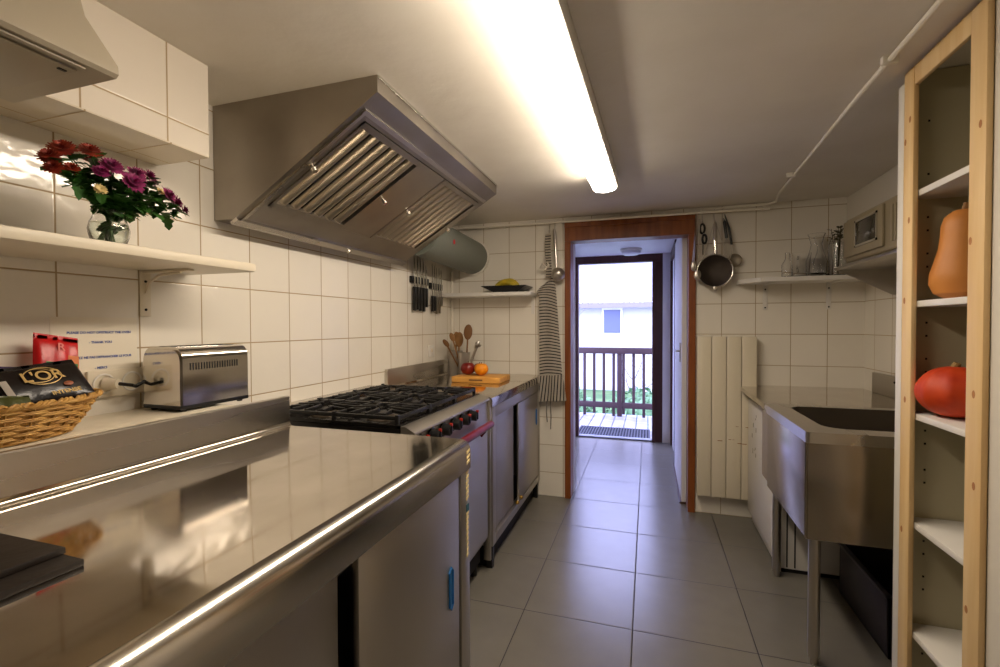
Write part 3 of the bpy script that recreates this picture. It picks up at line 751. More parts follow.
for i in range(19):
    y = TY0 + .026 + i * .0088; vn.box(TX1 - .002, TX1 + .0005, y, y + .0042, TZ0 + .118, TZ0 + .138)
part('vents', vn, m_dark, ts)
cd = part('cord', M().tube([(XL + .04, .905, 1.09), (XL + .07, .925, 1.084), (-1.40, .945, 1.078), (-1.399, .958, 1.084), (-1.396, .968, 1.09)], .005, 8), m_black, ts)
part('plug', M().tube([(XL + .014, .893, 1.09), (XL + .045, .905, 1.09)], [.019, .013], 14), m_cream, cd, label='cream plug')

# basket
BC = Vector((-1.318, .592, 1.0055))
bk = thing('wicker_basket', 'oval woven wicker basket of packets on the cream ledge', 'basket', BC)
wv = M(); rows = 11; ns = 26
def ringp(a, k, par):
    t = k / (rows - 1); ry = .142 + .052 * t ** .8; rx = .086 + .032 * t ** .8
    w = .0035 * sin(ns * a / 2 * 2 / 2 + (pi if par else 0))
    wob = .0012 * sin(5 * a + k)
    return BC + Vector(((rx + w) * cos(a), (ry + w) * sin(a), .006 + .072 * t + wob))
for k in range(rows):
    for off in (0, .0034):
        pts = [ringp(2 * pi * i / 130, k, k % 2) + Vector((0, 0, off)) for i in range(130)]
        wv.tube(pts, .0021, 5, closed=True)
part('weave', wv, m_wicker, bk)
sk_ = M()
for i in range(ns):
    a = 2 * pi * (i + .5) / ns
    pts = []
    for q in range(6):
        t = q / 5; ry = .142 + .052 * t ** .8; rx = .086 + .032 * t ** .8
        pts.append(BC + Vector((rx * cos(a), ry * sin(a), .004 + .078 * t)))
    sk_.tube(pts, .0022, 5)
part('stakes', sk_, m_wicker, bk)
bb = M()
bb.lathe([(0, .002), (1, .002), (1, .006), (0, .006)], BC, 40, None, .086, .140)
part('base', bb, m_wicker, bk)
rm = M()
for ph in (0, pi, pi / 2):
    pts = []
    for i in range(220):
        a = 2 * pi * i / 220; q = 30 * a + ph
        pts.append(BC + Vector(((.120 + .0045 * cos(q)) * cos(a), (.197 + .0045 * cos(q)) * sin(a), .083 + .0045 * sin(q))))
    rm.tube(pts, .0036, 6, closed=True)
part('rim', rm, m_wicker, bk)

def packet(c, ax_w, ax_h, w, h, th, mt_, bulge=.5):
    """soft crimped packet: c centre, unit axes"""
    ax_w = Vector(ax_w).normalized(); ax_h = Vector(ax_h).normalized(); n = ax_w.cross(ax_h)
    m = M()
    for sgn in (1, -1):
        m.grid(lambda u, v: Vector(c) + ax_w * w * (u - .5) + ax_h * h * (v - .5) + n * sgn * (th / 2) * ((sin(pi * u) * sin(pi * min(1, max(0, (v - .06) / .88)))) ** .45 + .02 * sin(17 * u + 5 * v)) + n * .002 * sin(14 * u) * (1 - 4 * (v - .5) ** 2), 18, 18)
    bmesh.ops.remove_doubles(m.bm, verts=m.bm.verts, dist=.0006)
    return m, Matrix((ax_w, ax_h, n)).transposed()
def label_text(txt, size, c, T, off=(0, 0, 0), bold=.0):
    m = text_mesh(txt, size, 0, 0, 0, depth=.0003, bold=bold)
    for v in m.bm.verts:
        l = Vector((v.co.y, v.co.z, v.co.x)) + Vector(off)
        v.co = Vector(c) + T @ l
    return m
def patch(w, h, c, T, off):
    m = M()
    V = [m.bm.verts.new(Vector(c) + T @ (Vector((a * w / 2, b * h / 2, 0)) + Vector(off))) for a, b in ((-1, -1), (1, -1), (1, 1), (-1, 1))]
    m.bm.faces.new(V); V2 = [m.bm.verts.new(v.co - T @ Vector((0, 0, .0004))) for v in V]; m.bm.faces.new(V2[::-1])
    return m
# red packet leaning on the wall
m_redpk = mat('red_foil', (190, 22, 26), .28, bump=(18, .25)); m_green = mat('green_label', (28, 112, 44), .4)
c = (-1.388, .752, 1.148); w_ = (.12, 1, -.20); h_ = (-.22, .14, 1)
pm, T = packet(c, w_, h_, .088, .165, .028, m_redpk)
pk = thing('red_packet', 'red foil packet with a green label standing in the wicker basket', 'packet', c)
part('foil', pm, m_redpk, pk)
part('label', patch(.062, .05, c, T, (.006, -.014, .0155)), m_green, pk, label='green label with white writing')
part('lettering', label_text('ROOI', .021, c, T, (.006, -.014, .0165), .0006), m_white, pk, smooth=False)
part('emblem', label_text('R', .026, c, T, (.004, .05, .0145), .0004), mat('pink_print', (226, 120, 110), .4), pk, smooth=False)
part('side_label', patch(.022, .04, c, T, (.03, .012, .0115)), mat('orange_print', (208, 110, 36), .4), pk, label='orange patch')
# black coffee packet lying across the front
m_blk = mat('black_foil', (20, 14, 16), .25, bump=(16, .35)); m_gold = mat('gold_print', (200, 168, 104), .35, .3)
c = (-1.288, .668, 1.118); w_ = (.10, 1, .10); h_ = (-.60, -.12, .78)
pm, T = packet(c, w_, h_, .165, .115, .034, m_blk)
pk = thing('black_packet', 'black and gold coffee packet lying on top in the wicker basket', 'packet', c)
part('foil', pm, m_blk, pk)
part('lettering', label_text("L'OR", .034, c, T, (.006, .014, .0185), .0006), m_gold, pk, smooth=False)
part('lettering', label_text('INTENSE', .0135, c, T, (.028, -.034, .0185), .0004), m_gold, pk, smooth=False)
rg_ = M().tube([Vector(c) + T @ Vector((.006 + .032 * cos(a), .014 + .022 * sin(a), .0185)) for a in [2 * pi * k / 28 for k in range(28)]], .0010, 5, closed=True)
rg_.tube([Vector(c) + T @ Vector((.0 + .026 * cos(a), .016 + .018 * sin(a), .0187)) for a in [2 * pi * k / 28 for k in range(28)]], .0008, 5, closed=True)
part('emblem', rg_, m_gold, pk)
part('bean_print', M().ball(Vector(c) + T @ Vector((.04, -.014, .0175)), (.009, .006, .0016), 10, 6, T.to_4x4()), mat('bean_print', (150, 84, 52), .4), pk)
part('side_label', patch(.012, .042, c, T, (-.058, -.004, .0152)), mat('grey_print', (168, 160, 150), .4), pk, label='pale grey strip')
# purple packet behind
c = (-1.34, .60, 1.13); w_ = (.1, 1, -.12); h_ = (-.6, .1, .8)
pm, T = packet(c, w_, h_, .15, .09, .03, None)
pk = thing('purple_packet', 'dark purple packet half hidden behind the black coffee packet', 'packet', c)
part('foil', pm, mat('purple_foil', (46, 26, 70), .3, bump=(16, .3)), pk)
part('emblem', M().ball(Vector(c) + T @ Vector((.02, .022, .014)), (.012, .008, .0015), 12, 6, T.to_4x4()), m_gold, pk)
# clear plastic bag
c = (-1.385, .565, 1.172)
pm, T = packet(c, (0, 1, .05), (-.15, 0, 1), .14, .12, .05, None)
pk = thing('plastic_bag', 'clear plastic bag with a pale blue band at the left of the basket', 'bag', c)
part('film', pm, mat('milky_film', (190, 196, 200), .18), pk)
part('blue_band', patch(.11, .016, c, T, (.0, -.016, .0262)), mat('blue_print', (76, 140, 178), .4), pk)
# pale sachet low in the basket
c = (-1.255, .60, 1.085)
pm, T = packet(c, (0.15, 1, -.1), (-.5, .05, .8), .07, .05, .014, None)
pk = thing('sachet', 'small olive green sachet tucked at the front of the basket', 'packet', c)
part('foil', pm, mat('olive_foil', (70, 74, 34), .35), pk)

# ------------------------------------------------------------------ knives
def knife_strip(y0, y1, z, label):
    t = thing('knife_rack', label, 'knife rack', (XL, (y0 + y1) / 2, z))
    part('magnet_bar', M().box(XL + .001, XL + .018, y0, y1, z - .022, z + .022, .003), m_black, t)
knife_strip(2.645, 2.895, 1.545, 'black magnetic knife strip with the black-handled knives, nearer the hood')
knife_strip(2.915, 3.115, 1.525, 'black magnetic knife strip with the steel-handled knives, nearer the corner')
m_blade = mat('blade', (186, 184, 178), .2, 1)
def knife(y, ztop, zmid, zbot, bw, hw_, hm, label, grp):
    X = XL + .0235
    t = thing('kitchen_knife', label, 'knife', (X, y, zmid), grp)
    bl_ = M(); P = [(y - bw / 2, zmid), (y + bw / 2, zmid), (y + bw / 2, zmid + (ztop - zmid) * .6), (y - bw * .3, ztop), (y - bw / 2, ztop - .01)]
    bl_.prism(P, 'x', X - .0012, X + .0012)
    part('blade', bl_, m_blade, t)
    part('handle', M().box(X - .008, X + .008, y - hw_ / 2, y + hw_ / 2, zbot, zmid, .004), hm, t)
kl = ['leftmost black-handled knife on the first magnetic strip', 'second black-handled knife on the first magnetic strip', 'third black-handled knife on the first magnetic strip', 'fourth black-handled knife on the first magnetic strip', 'rightmost black-handled knife on the first magnetic strip']
for i, (y, zt, zb) in enumerate(((2.675, 1.72, 1.345), (2.715, 1.74, 1.352), (2.755, 1.72, 1.345), (2.80, 1.70, 1.342), (2.84, 1.655, 1.372))):
    knife(y, zt, 1.50, zb, .020, .030, m_black, kl[i], 'knives with black handles')
m_sth = mat('steel_handle', (150, 142, 128), .35, 1)
for i, (y, zt, zb, hm) in enumerate(((2.935, 1.68, 1.345, m_black), (2.97, 1.67, 1.35, m_black), (3.005, 1.66, 1.33, m_sth), (3.045, 1.66, 1.335, m_sth), (3.08, 1.65, 1.39, m_sth))):
    knife(y, zt, 1.455, zb, .016, .024, hm, ['leftmost knife on the corner magnetic strip', 'second knife on the corner magnetic strip', 'third knife, steel handled, on the corner magnetic strip', 'fourth knife, steel handled, on the corner magnetic strip', 'rightmost short knife on the corner magnetic strip'][i], 'knives on the corner strip')
so = thing('wall_outlet', 'small white outlet on the tiles above the cabinet upstand', 'socket', (XL, 2.95, 1.07))
part('plate', M().box(XL + .001, XL + .01, 2.905, 2.985, 1.03, 1.11, .003), m_white, so)
part('socket_face', M().lathe([(0, 0), (.014, 0), (.014, .003), (0, .003)], (XL + .01, 2.945, 1.075), 14, Matrix.Rotation(R(90), 4, 'Y')), m_cream, so)

# ------------------------------------------------------------------ back shelf, bananas
bs = thing('wall_shelf', 'white wall shelf in the back left corner holding the black dish', 'shelf', (-1.1, 3.22, 1.455))
part('shelf_board', M().box(XL + .001, -.772, 3.115, YB - .001, 1.457, 1.483, .003), m_white, bs)
part('bracket', M().box(-.815, -.79, YB - .006, YB - .001, 1.33, 1.456).box(-.815, -.79, 3.16, YB - .001, 1.452, 1.4565), m_white, bs)
dsh = thing('black_dish', 'shallow black square dish of bananas on the back corner shelf', 'dish', (-.968, 3.21, 1.4835))
P = M()
def dish(r0, z): return [(-.968 + r0 * sx_, 3.21 + .62 * r0 * sy_, z) for sx_, sy_ in ((-1, -1), (1, -1), (1, 1), (-1, 1))]
lay = [dish(.085, 1.4838), dish(.168, 1.527), dish(.161, 1.5285), dish(.082, 1.489)]
V = [[P.bm.verts.new(Vector(p)) for p in l] for l in lay]
for a, b in zip(V, V[1:]):
    for i in range(4): P.bm.faces.new([a[i], a[(i + 1) % 4], b[(i + 1) % 4], b[i]])
P.bm.faces.new(V[0]); P.bm.faces.new(V[3])
part('bowl', P, mat('black_glaze', (20, 20, 24), .25), dsh)
m_ban = mat('banana_skin', (196, 168, 40), .5, noise=(20, (150, 140, 40)))
for i in range(3):
    yy = 3.185 + i * .026
    t = thing('banana', ['front banana lying in the black dish', 'middle banana lying in the black dish', 'rear banana lying in the black dish'][i], 'banana', (-.98, yy, 1.50), 'bananas in the black dish')
    pts = [(-1.058 + .020 * k + .008 * i, yy + .01 * sin(k * .5), 1.518 + .005 * i + .040 * sin(pi * k / 8) ** 1.0) for k in range(9)]
    part('fruit', M().tube(pts, [.009, .017, .021, .023, .024, .023, .021, .016, .008], 9), m_ban, t)
    part('stalk', M().tube([pts[-1], Vector(pts[-1]) + Vector((.014, 0, -.004))], [.006, .005], 6), mat('banana_stalk%d' % i, (110, 96, 40), .6), t)

# ------------------------------------------------------------------ utensils, board, fruit on the back cabinet
def pot(name, label, c, r, h, mt_):
    t = thing(name, label, 'pot', c)
    part('pot_body', M().lathe([(0, 0), (r, 0), (r, h), (r + .002, h + .002), (r - .003, h), (r - .003, .004), (0, .004)], c, 28), mt_, t)
PC = Vector((-1.245, 3.06, ZB + .0005)); PD = Vector((-1.352, 3.15, ZB + .0005))
pot('utensil_pot', 'bright tall steel pot of wooden spoons beside the chopping board', PC, .044, .17, m_steel)
pot('utensil_pot', 'darker tall steel canister behind the pot of wooden spoons', PD, .055, .175, m_steel_door)
def utensil(c, top_, kind, label, mt_):
    c = Vector(c); top_ = Vector(top_)
    t = thing('wooden_spoon' if kind != 'ladle' else 'ladle', label, 'spoon', c)
    part('shaft', M().tube([c, top_], [.005, .006], 8), mt_, t)
    d = (top_ - c).normalized()
    if kind == 'spat':
        T = Matrix((Vector((1, .3, 0)).normalized(), d.cross(Vector((1, .3, 0))).normalized(), d)).transposed().to_4x4()
        part('blade', M().ball(top_ + d * .04, (.031, .006, .056), 16, 10, T), mt_, t)
    elif kind == 'spoon':
        T = Matrix((Vector((1, .3, 0)).normalized(), d.cross(Vector((1, .3, 0))).normalized(), d)).transposed().to_4x4()
        part('bowl', M().ball(top_ + d * .025, (.02, .008, .032), 14, 8, T), mt_, t)
    else:
        part('bowl', M().lathe([(0, -.018), (.018, -.014), (.026, 0), (.024, 0), (.016, -.012), (0, -.015)], top_, 18), mt_, t)
utensil(PC + Vector((.01, 0, .006)), PC + Vector((.020, .02, .275)), 'spat', 'broad dark wooden spatula standing tallest in the bright pot', m_wood_d)
utensil(PC + Vector((-.01, 0, .006)), PC + Vector((-.075, -.02, .255)), 'spoon', 'wooden spoon leaning furthest left in the bright pot', m_wood)
utensil(PC + Vector((-.015, .01, .006)), PC + Vector((-.105, -.05, .215)), 'spoon', 'brown wooden spoon leaning low left in the bright pot', m_wood_d)
utensil(PC + Vector((.02, -.01, .006)), PC + Vector((.105, .0, .225)), 'ladle', 'steel ladle leaning right in the bright pot', m_steel)
utensil(PC + Vector((.0, .02, .006)), PC + Vector((.072, .04, .20)), 'spoon', 'short steel spoon leaning right in the bright pot', m_steel)
utensil(PD + Vector((.0, 0, .006)), PD + Vector((.0, .02, .26)), 'spoon', 'pale wooden spoon standing in the darker canister', m_wood)
utensil(PD + Vector((.02, 0, .006)), PD + Vector((.038, -.02, .22)), 'spat', 'pale wooden spatula leaning out of the darker canister', m_wood)
cb = thing('chopping_board', 'thick light wooden chopping board on the back steel worktop', 'board', (-1.03, 2.85, ZB))
part('board', M().box(-1.195, -.872, 2.72, 2.955, ZB + .001, ZB + .038, .004), m_board, cb)
part('grip_slot', M().box(-1.075, -.985, 2.7185, 2.7205, ZB + .014, ZB + .024, .0008), m_wood_d, cb, label='dark grip slot in the board edge')
def fruit(name, cat, label, c, r, mt_, leafy=None, sq=.9, seed=0, top=None):
    t = thing(name, label, cat, (c[0], c[1], c[2]))
    prof = []
    for k in range(15):
        a = -pi / 2 + pi * k / 14; rr = r * cos(a); z = r * sq * sin(a)
        if sin(a) > .75: z -= r * .5 * (sin(a) - .75)
        prof.append((max(0, rr), z + r * sq))
    part('fruit', M().lathe(prof, c, 22), mt_, t)
    part('stalk', M().tube([(c[0], c[1], c[2] + r * sq * 1.7), (c[0] + .003, c[1], c[2] + r * sq * 2.08)], .0022, 6), m_wood_d, t)
m_apple = mat('apple_skin', (104, 14, 14), .3, noise=(14, (126, 34, 18))); m_orange = mat('orange_skin', (232, 142, 16), .45, bump=(90, .2))
fruit('apple', 'apple', 'dark red apple on the left of the chopping board', (-1.125, 2.83, ZB + .039), .048, m_apple)
fruit('apple', 'apple', 'red apple half hidden behind the orange and the front apple', (-1.075, 2.91, ZB + .039), .042, m_apple)
fruit('orange', 'orange', 'bright orange on the right of the apples', (-1.030, 2.825, ZB + .039), .046, m_orange)

# ------------------------------------------------------------------ apron, ladle, hooks at left of the door
def s_hook(x, label, y=3.262, z=1.975, L=.07, par=None, grp=None):
    pts = [(x, y, z - .004), (x, y - .010, z + .002), (x, y - .010, z + .010), (x, y, z + .0125), (x, y + .0115, z + .006), (x, y + .0115, z - .02), (x, y + .004, z - L * .6), (x, y - .008, z - L), (x, y - .016, z - L + .004), (x, y - .018, z - L + .014)]
    pts = pts[2:]
    return solo('s_hook', M().tube(pts, .003, 6), m_steel, label, 'hook', (x, y, z), grp)
s_hook(-.668, 'steel hook carrying the striped apron on the ceiling pipe')
s_hook(-.632, 'steel hook carrying the ladle beside the door frame')
def stripe_mat():
    m = bpy.data.materials.new('striped_cloth'); m.use_nodes = True; nt = m.node_tree; b = nt.nodes['Principled BSDF']; b.inputs['Roughness'].default_value = .9
    N = nt.nodes.new; L = nt.links.new
    at = N('ShaderNodeAttribute'); at.attribute_name = 'stripe'
    mu = N('ShaderNodeMath'); mu.operation = 'FRACT'; L(at.outputs['Fac'], mu.inputs[0])
    gt = N('ShaderNodeMath'); gt.operation = 'GREATER_THAN'; L(mu.outputs[0], gt.inputs[0]); gt.inputs[1].default_value = .66
    mx = N('ShaderNodeMix'); mx.data_type = 'RGBA'; L(gt.outputs[0], mx.inputs[0]); mx.inputs[6].default_value = lin((212, 204, 190)); mx.inputs[7].default_value = lin((40, 38, 42))
    L(mx.outputs[2], b.inputs['Base Color']); return m
m_str = stripe_mat()
def cloth(f, sf, nu, nv, th=.0025):
    m = M(); m.grid(f, nu, nv); lay = m.bm.verts.layers.float.new('stripe')
    m.bm.verts.ensure_lookup_table()
    for i in range(nu + 1):
        for j in range(nv + 1): m.bm.verts[i * (nv + 1) + j][lay] = sf(i / nu, j / nv)
    bmesh.ops.solidify(m.bm, geom=m.bm.faces[:], thickness=th)
    return m
ap = thing('striped_apron', 'white and black striped apron hanging beside the door frame', 'apron', (-.66, 3.25, 1.3))
def lerp_tab(T, z):
    for (z0, a0, b0), (z1, a1, b1) in zip(T, T[1:]):
        if z <= z0 and z >= z1:
            t = (z0 - z) / (z0 - z1 + 1e-9); return a0 + (a1 - a0) * t, b0 + (b1 - b0) * t
    return T[-1][1:]
AT = [(1.60, -.690, -.640), (1.56, -.735, -.630), (1.50, -.765, -.622), (1.44, -.742, -.618), (1.20, -.742, -.602), (.88, -.742, -.578)]
def af(u, v):
    z = 1.60 - .72 * v; a, b = lerp_tab(AT, z)
    return (a + (b - a) * u, 3.262 - .008 * sin(u * 9 + v * 3) - .010 * sin(pi * u) , z - .05 * (1 - u) * max(0, 1 - v * 5))
part('bib', cloth(af, lambda u, v: (v * .72 + .05 * (1 - u) * min(1, v * 5) * 0 + .012 * sin(u * 3) - .03 * (1 - v) * u) / .0228, 14, 110), m_str, ap)
def sf_(u, v):
    z = .885 - .185 * v; a, b = -.744 + .004 * v, -.572 + .026 * v
    return (a + (b - a) * u, 3.247 - .010 * sin(u * 11 + 1) - .006 * sin(pi * u), z + .012 * (u))
part('skirt', cloth(sf_, lambda u, v: (u * .19 + v * .03) / .0225, 30, 8), m_str, ap)
def st_(u, v):
    z = 1.90 - .31 * v
    return (-.678 + .026 * (u - .5) * 1.6 - .004 * sin(v * 6), 3.266 + .003 * sin(u * 5) , z)
part('neck_strap', cloth(st_, lambda u, v: v * .335 / .021, 4, 40, .002), m_str, ap)
part('tie_knot', M().tube([(-.69, 3.255, 1.66), (-.72, 3.25, 1.69), (-.735, 3.252, 1.655), (-.70, 3.25, 1.645), (-.67, 3.25, 1.67), (-.68, 3.252, 1.69)], .007, 7), m_str, ap)
part('tie', M().tube([(-.69, 3.27, .70), (-.693, 3.268, .62), (-.688, 3.27, .55)], .004, 6).tube([(-.665, 3.27, .70), (-.66, 3.268, .60), (-.664, 3.27, .50)], .004, 6), mat('apron_tie', (120, 114, 108), .9), ap)
ld = thing('soup_ladle', 'steel ladle hanging between the apron and the door frame', 'ladle', (-.625, 3.25, 1.75))
part('handle', M().tube([(-.632, 3.246, 1.925), (-.628, 3.244, 1.90), (-.618, 3.240, 1.72), (-.612, 3.238, 1.62)], [.009, .013, .009, .007], 10), m_steel, ld)
part('bowl', M().lathe([(0, -.03), (.028, -.022), (.046, 0), (.048, .02), (.045, .02), (.04, 0), (.024, -.02), (0, -.027)], (-.602, 3.222, 1.60), 24, Matrix.Rotation(R(-62), 4, 'X')), m_steel, ld)
# tools at the right of the door
s_hook(.335, 'steel hook with dark scissors right of the door frame')
s_hook(.405, 'steel hook carrying the conical strainer')
s_hook(.455, 'steel hook with the dark handled tool right of the strainer')
sc = thing('strainer', 'round steel strainer pan with bright handle hanging right of the door', 'strainer', (.408, 3.23, 1.6))
part('bowl', M().lathe([(0, -.062), (.03, -.055), (.07, -.035), (.098, -.008), (.104, 0), (.101, 0), (.094, -.008), (.067, -.032), (.03, -.051), (0, -.058)], (.408, 3.235, 1.592), 36, Matrix.Rotation(R(90), 4, 'X')), mat('strainer_mesh', (84, 76, 70), .36, .85, bump=(260, .5)), sc)
part('rim', M().tube([(.408 + .104 * cos(a), 3.236, 1.592 + .104 * sin(a)) for a in [2 * pi * k / 40 for k in range(40)]], .0045, 8, closed=True), m_steel, sc)
part('handle', M().tube([(.405, 3.225, 1.90), (.405, 3.222, 1.885), (.406, 3.222, 1.77), (.407, 3.222, 1.695)], [.006, .012, .014, .012], 12), m_chrome, sc)
part('wire', M().tube([(.404, 3.235, 1.915), (.375, 3.235, 1.80), (.338, 3.236, 1.67)], .0022, 6).tube([(.406, 3.235, 1.915), (.44, 3.235, 1.80), (.478, 3.236, 1.67)], .0022, 6), m_steel, sc)
part('hook_lug', M().box(.398, .418, 3.214, 3.230, 1.462, 1.492, .003), m_steel, sc)
tg = thing('tongs', 'long bright steel tongs hanging over the door frame edge', 'tongs', (.285, 3.24, 1.8))
part('arm', M().bar((.296, 3.245, 1.955), (.285, 3.24, 1.66), .016, .003, .001), m_steel, tg)
part('arm', M().bar((.300, 3.262, 1.955), (.276, 3.258, 1.66), .016, .003, .001), m_steel, tg)
part('jaw', M().ball((.282, 3.246, 1.63), (.018, .010, .036), 12, 8), m_steel, tg)
lsp = thing('serving_spoon', 'small steel serving spoon hanging under the tongs by the frame', 'spoon', (.3, 3.24, 1.6))
part('bowl', M().ball((.305, 3.243, 1.57), (.022, .008, .036), 14, 8), m_steel, lsp)
part('shaft', M().tube([(.305, 3.243, 1.60), (.318, 3.25, 1.93)], .004, 6), m_steel, lsp)
sz = thing('scissors', 'black handled kitchen scissors hanging left of the strainer', 'scissors', (.337, 3.25, 1.85))
part('handle', M().tube([(.335 + .014 * cos(a), 3.262, 1.868 + .03 * sin(a)) for a in [2 * pi * k / 18 for k in range(18)]], .0075, 6, closed=True)
     .tube([(.347 + .012 * cos(a), 3.256, 1.80 + .028 * sin(a)) for a in [2 * pi * k / 18 for k in range(18)]], .0075, 6, closed=True), m_black, sz)
part('blade', M().bar((.338, 3.26, 1.84), (.34, 3.262, 1.70), .012, .003), m_steel, sz)
wk = thing('whisk', 'black handled whisk hanging right of the strainer handle', 'whisk', (.47, 3.25, 1.85))
part('handle', M().tube([(.457, 3.264, 1.925), (.466, 3.262, 1.90), (.478, 3.262, 1.80)], [.005, .010, .009], 10), m_black, wk)
wr = M()
for k in range(5):
    a = pi * k / 5
    pts = [(.478 + .012 * q / 6 + .026 * sin(pi * q / 6) * cos(a) * s_, 3.262 + .022 * sin(pi * q / 6) * sin(a) * s_, 1.80 - .15 * q / 6) for s_ in (1,) for q in range(7)]
    wr.tube(pts, .0012, 5)
    wr.tube([(2 * (.478 + .012 * q / 6) - p[0], 2 * 3.262 - p[1], p[2]) for q, p in enumerate(pts)], .0012, 5)
part('wires', wr, m_steel, wk)
sp2 = thing('peeler', 'slim black tool hanging furthest right of the strainer', 'tool', (.5, 3.27, 1.8))
part('handle', M().tube([(.468, 3.275, 1.955), (.495, 3.28, 1.86), (.512, 3.285, 1.76)], [.003, .008, .007], 8), m_black, sp2)
part('sieve', M().lathe([(0, -.02), (.03, -.012), (.042, 0), (.04, .001), (.028, -.010), (0, -.017)], (.53, 3.285, 1.66), 20, Matrix.Rotation(R(90), 4, 'X')), mat('fine_mesh', (150, 140, 122), .5, .6), sp2)
part('neck', M().tube([(.512, 3.285, 1.76), (.525, 3.288, 1.70)], .003, 6), m_steel, sp2)

# ------------------------------------------------------------------ radiator
rd = thing('radiator', 'tall cream panel radiator on the wall right of the door', 'radiator', (.48, 3.26, .14))
RZ0, RZ1 = .14, 1.172
for i in range(4):
    x0 = .306 + i * .0868
    part('panel', M().box(x0, x0 + .083, 3.236, 3.256, RZ0, RZ1, .0025), m_radiator, rd)
part('back_panel', M().box(.306, .652, 3.258, 3.300, RZ0 + .01, RZ1 - .002, .003), m_radiator, rd)
part('bracket', M().box(.34, .36, 3.30, YB - .0005, .3, .34).box(.60, .62, 3.30, YB - .0005, .3, .34).box(.34, .36, 3.30, YB - .0005, .9, .94).box(.60, .62, 3.30, YB - .0005, .9, .94), m_radiator, rd)
sn = M(); rs = random.Random(2)
for i in range(9):
    px_ = rs.uniform(.42, .64); pz_ = rs.choice((.505, .515, .60, .49)) + rs.uniform(-.006, .006)
    sn.box(px_, min(.645, px_ + rs.uniform(.008, .03)), 3.2352, 3.2358, pz_, pz_ + rs.uniform(.002, .005))
part('stain', sn, m_stain, rd, label='small rusty scratches')

# ------------------------------------------------------------------ right shelf, glassware
rsf = thing('wall_shelf', 'white wall shelf with glass jugs above the radiator', 'shelf', (.9, 3.2, 1.5))
part('shelf_board', M().prism([(.545, YB - .001), (.545, 3.22), (.64, 3.09), (XR - .001, 3.09), (XR - .001, YB - .001)], 'z', 1.503, 1.528), m_white, rsf)
for xx in (.71, 1.055):
    b = part('bracket', M().box(xx - .013, xx + .013, YB - .006, YB - .001, 1.34, 1.502, .001).box(xx - .013, xx + .013, 3.14, YB - .001, 1.497, 1.5025, .001), m_white, rsf)
    part('screw', M().ball((xx, YB - .007, 1.355), .005, 8, 6).ball((xx, YB - .007, 1.47), .005, 8, 6), m_dark, b)
def glassware(name, cat, label, c, prof, th=.0025):
    c = Vector(c); inner = [(max(r - th, .001), z) for r, z in prof[::-1] if z > .004] + [(0, .005)]
    t = thing(name, label, cat, c)
    part('glass', M().lathe([(0, 0)] + prof + inner, c, 26), m_glass, t)
    return t
zS = 1.5285
glassware('glass_bottle', 'bottle', 'small clear bottle at the left of the jugs on the right shelf', (.803, 3.2, zS), [(.028, 0), (.030, .01), (.030, .08), (.012, .115), (.012, .15), (.014, .152)])
jg = glassware('glass_jug', 'jug', 'short wide clear jug beside the small bottle on the right shelf', (.872, 3.2, zS), [(.040, 0), (.044, .01), (.052, .12), (.056, .145)])
part('handle', M().tube([(.845, 3.15, zS + .03), (.835, 3.125, zS + .05), (.835, 3.12, zS + .10), (.845, 3.145, zS + .12)], .005, 8), m_glass, jg)
glassware('glass_carafe', 'carafe', 'tall waisted clear carafe in the middle of the right shelf', (.945, 3.17, zS), [(.045, 0), (.052, .02), (.054, .09), (.036, .15), (.028, .19), (.040, .24), (.046, .25)])
glassware('glass_carafe', 'carafe', 'clear flared carafe right of the waisted one', (1.005, 3.255, zS), [(.040, 0), (.046, .02), (.050, .10), (.030, .17), (.032, .20), (.05, .245)])
tj = glassware('tall_jar', 'jar', 'tall clear jar holding dried sprigs near the corner', (1.065, 3.20, zS), [(.044, 0), (.048, .01), (.048, .19), (.04, .20)])
sp_ig = M(); rs = random.Random(9)
for i in range(9):
    a = rs.uniform(0, 6.28); e = rs.uniform(.01, .04)
    p = Vector((1.065, 3.20, zS + .01)); q = p + Vector((e * cos(a), e * sin(a), .235 + rs.uniform(0, .06)))
    sp_ig.tube([p, p.lerp(q, .6), q], .0016, 5)
    for k in range(4):
        w = p.lerp(q, .78 + .06 * k); leaf(sp_ig, w, Vector((cos(a + k * 2), sin(a + k * 2), .6)), Vector((0, 0, 1)), .028)
solo('dried_sprigs', sp_ig, mat('dry_sprig', (84, 80, 60), .8), 'bunch of dark dried sprigs in the tall jar', 'sprigs', (1.065, 3.20, zS + .006), smooth=False)

# ------------------------------------------------------------------ microwave on its steel bracket shelf
ms = thing('bracket_shelf', 'steel bracket shelf under the small oven on the right wall', 'shelf', (1.1, 2.4, 1.5))
part('shelf_board', M().box(.945, XR - .001, 2.0, 2.90, 1.535, 1.55, .003), m_steel_door, ms)
for yy in (2.885, 2.02):
    part('gusset', M().prism([(.955, 1.534), (XR - .001, 1.534), (XR - .001, 1.40), (1.20, 1.40)], 'y', yy, yy + .006), m_steel_door, ms)
mw = thing('mini_oven', 'beige countertop oven on the steel bracket shelf', 'oven', (1.1, 2.4, 1.552))
m_beige = mat('beige_enamel', (146, 134, 108), .45)
part('body', M().box(.985, 1.14, 2.12, 2.87, 1.566, 1.79, .012, 3), m_beige, mw)
part('door', M().box(.973, .985, 2.44, 2.86, 1.59, 1.775, .004), m_beige, mw)
part('window', M().box(.970, .973, 2.49, 2.70, 1.635, 1.745, .001), mat('oven_glass', (60, 56, 48), .08), mw)
part('window_frame', M().box(.968, .972, 2.48, 2.49, 1.625, 1.755).box(.968, .972, 2.70, 2.71, 1.625, 1.755).box(.968, .972, 2.48, 2.71, 1.745, 1.755).box(.968, .972, 2.48, 2.71, 1.625, 1.635), m_chrome, mw)
gr = M()
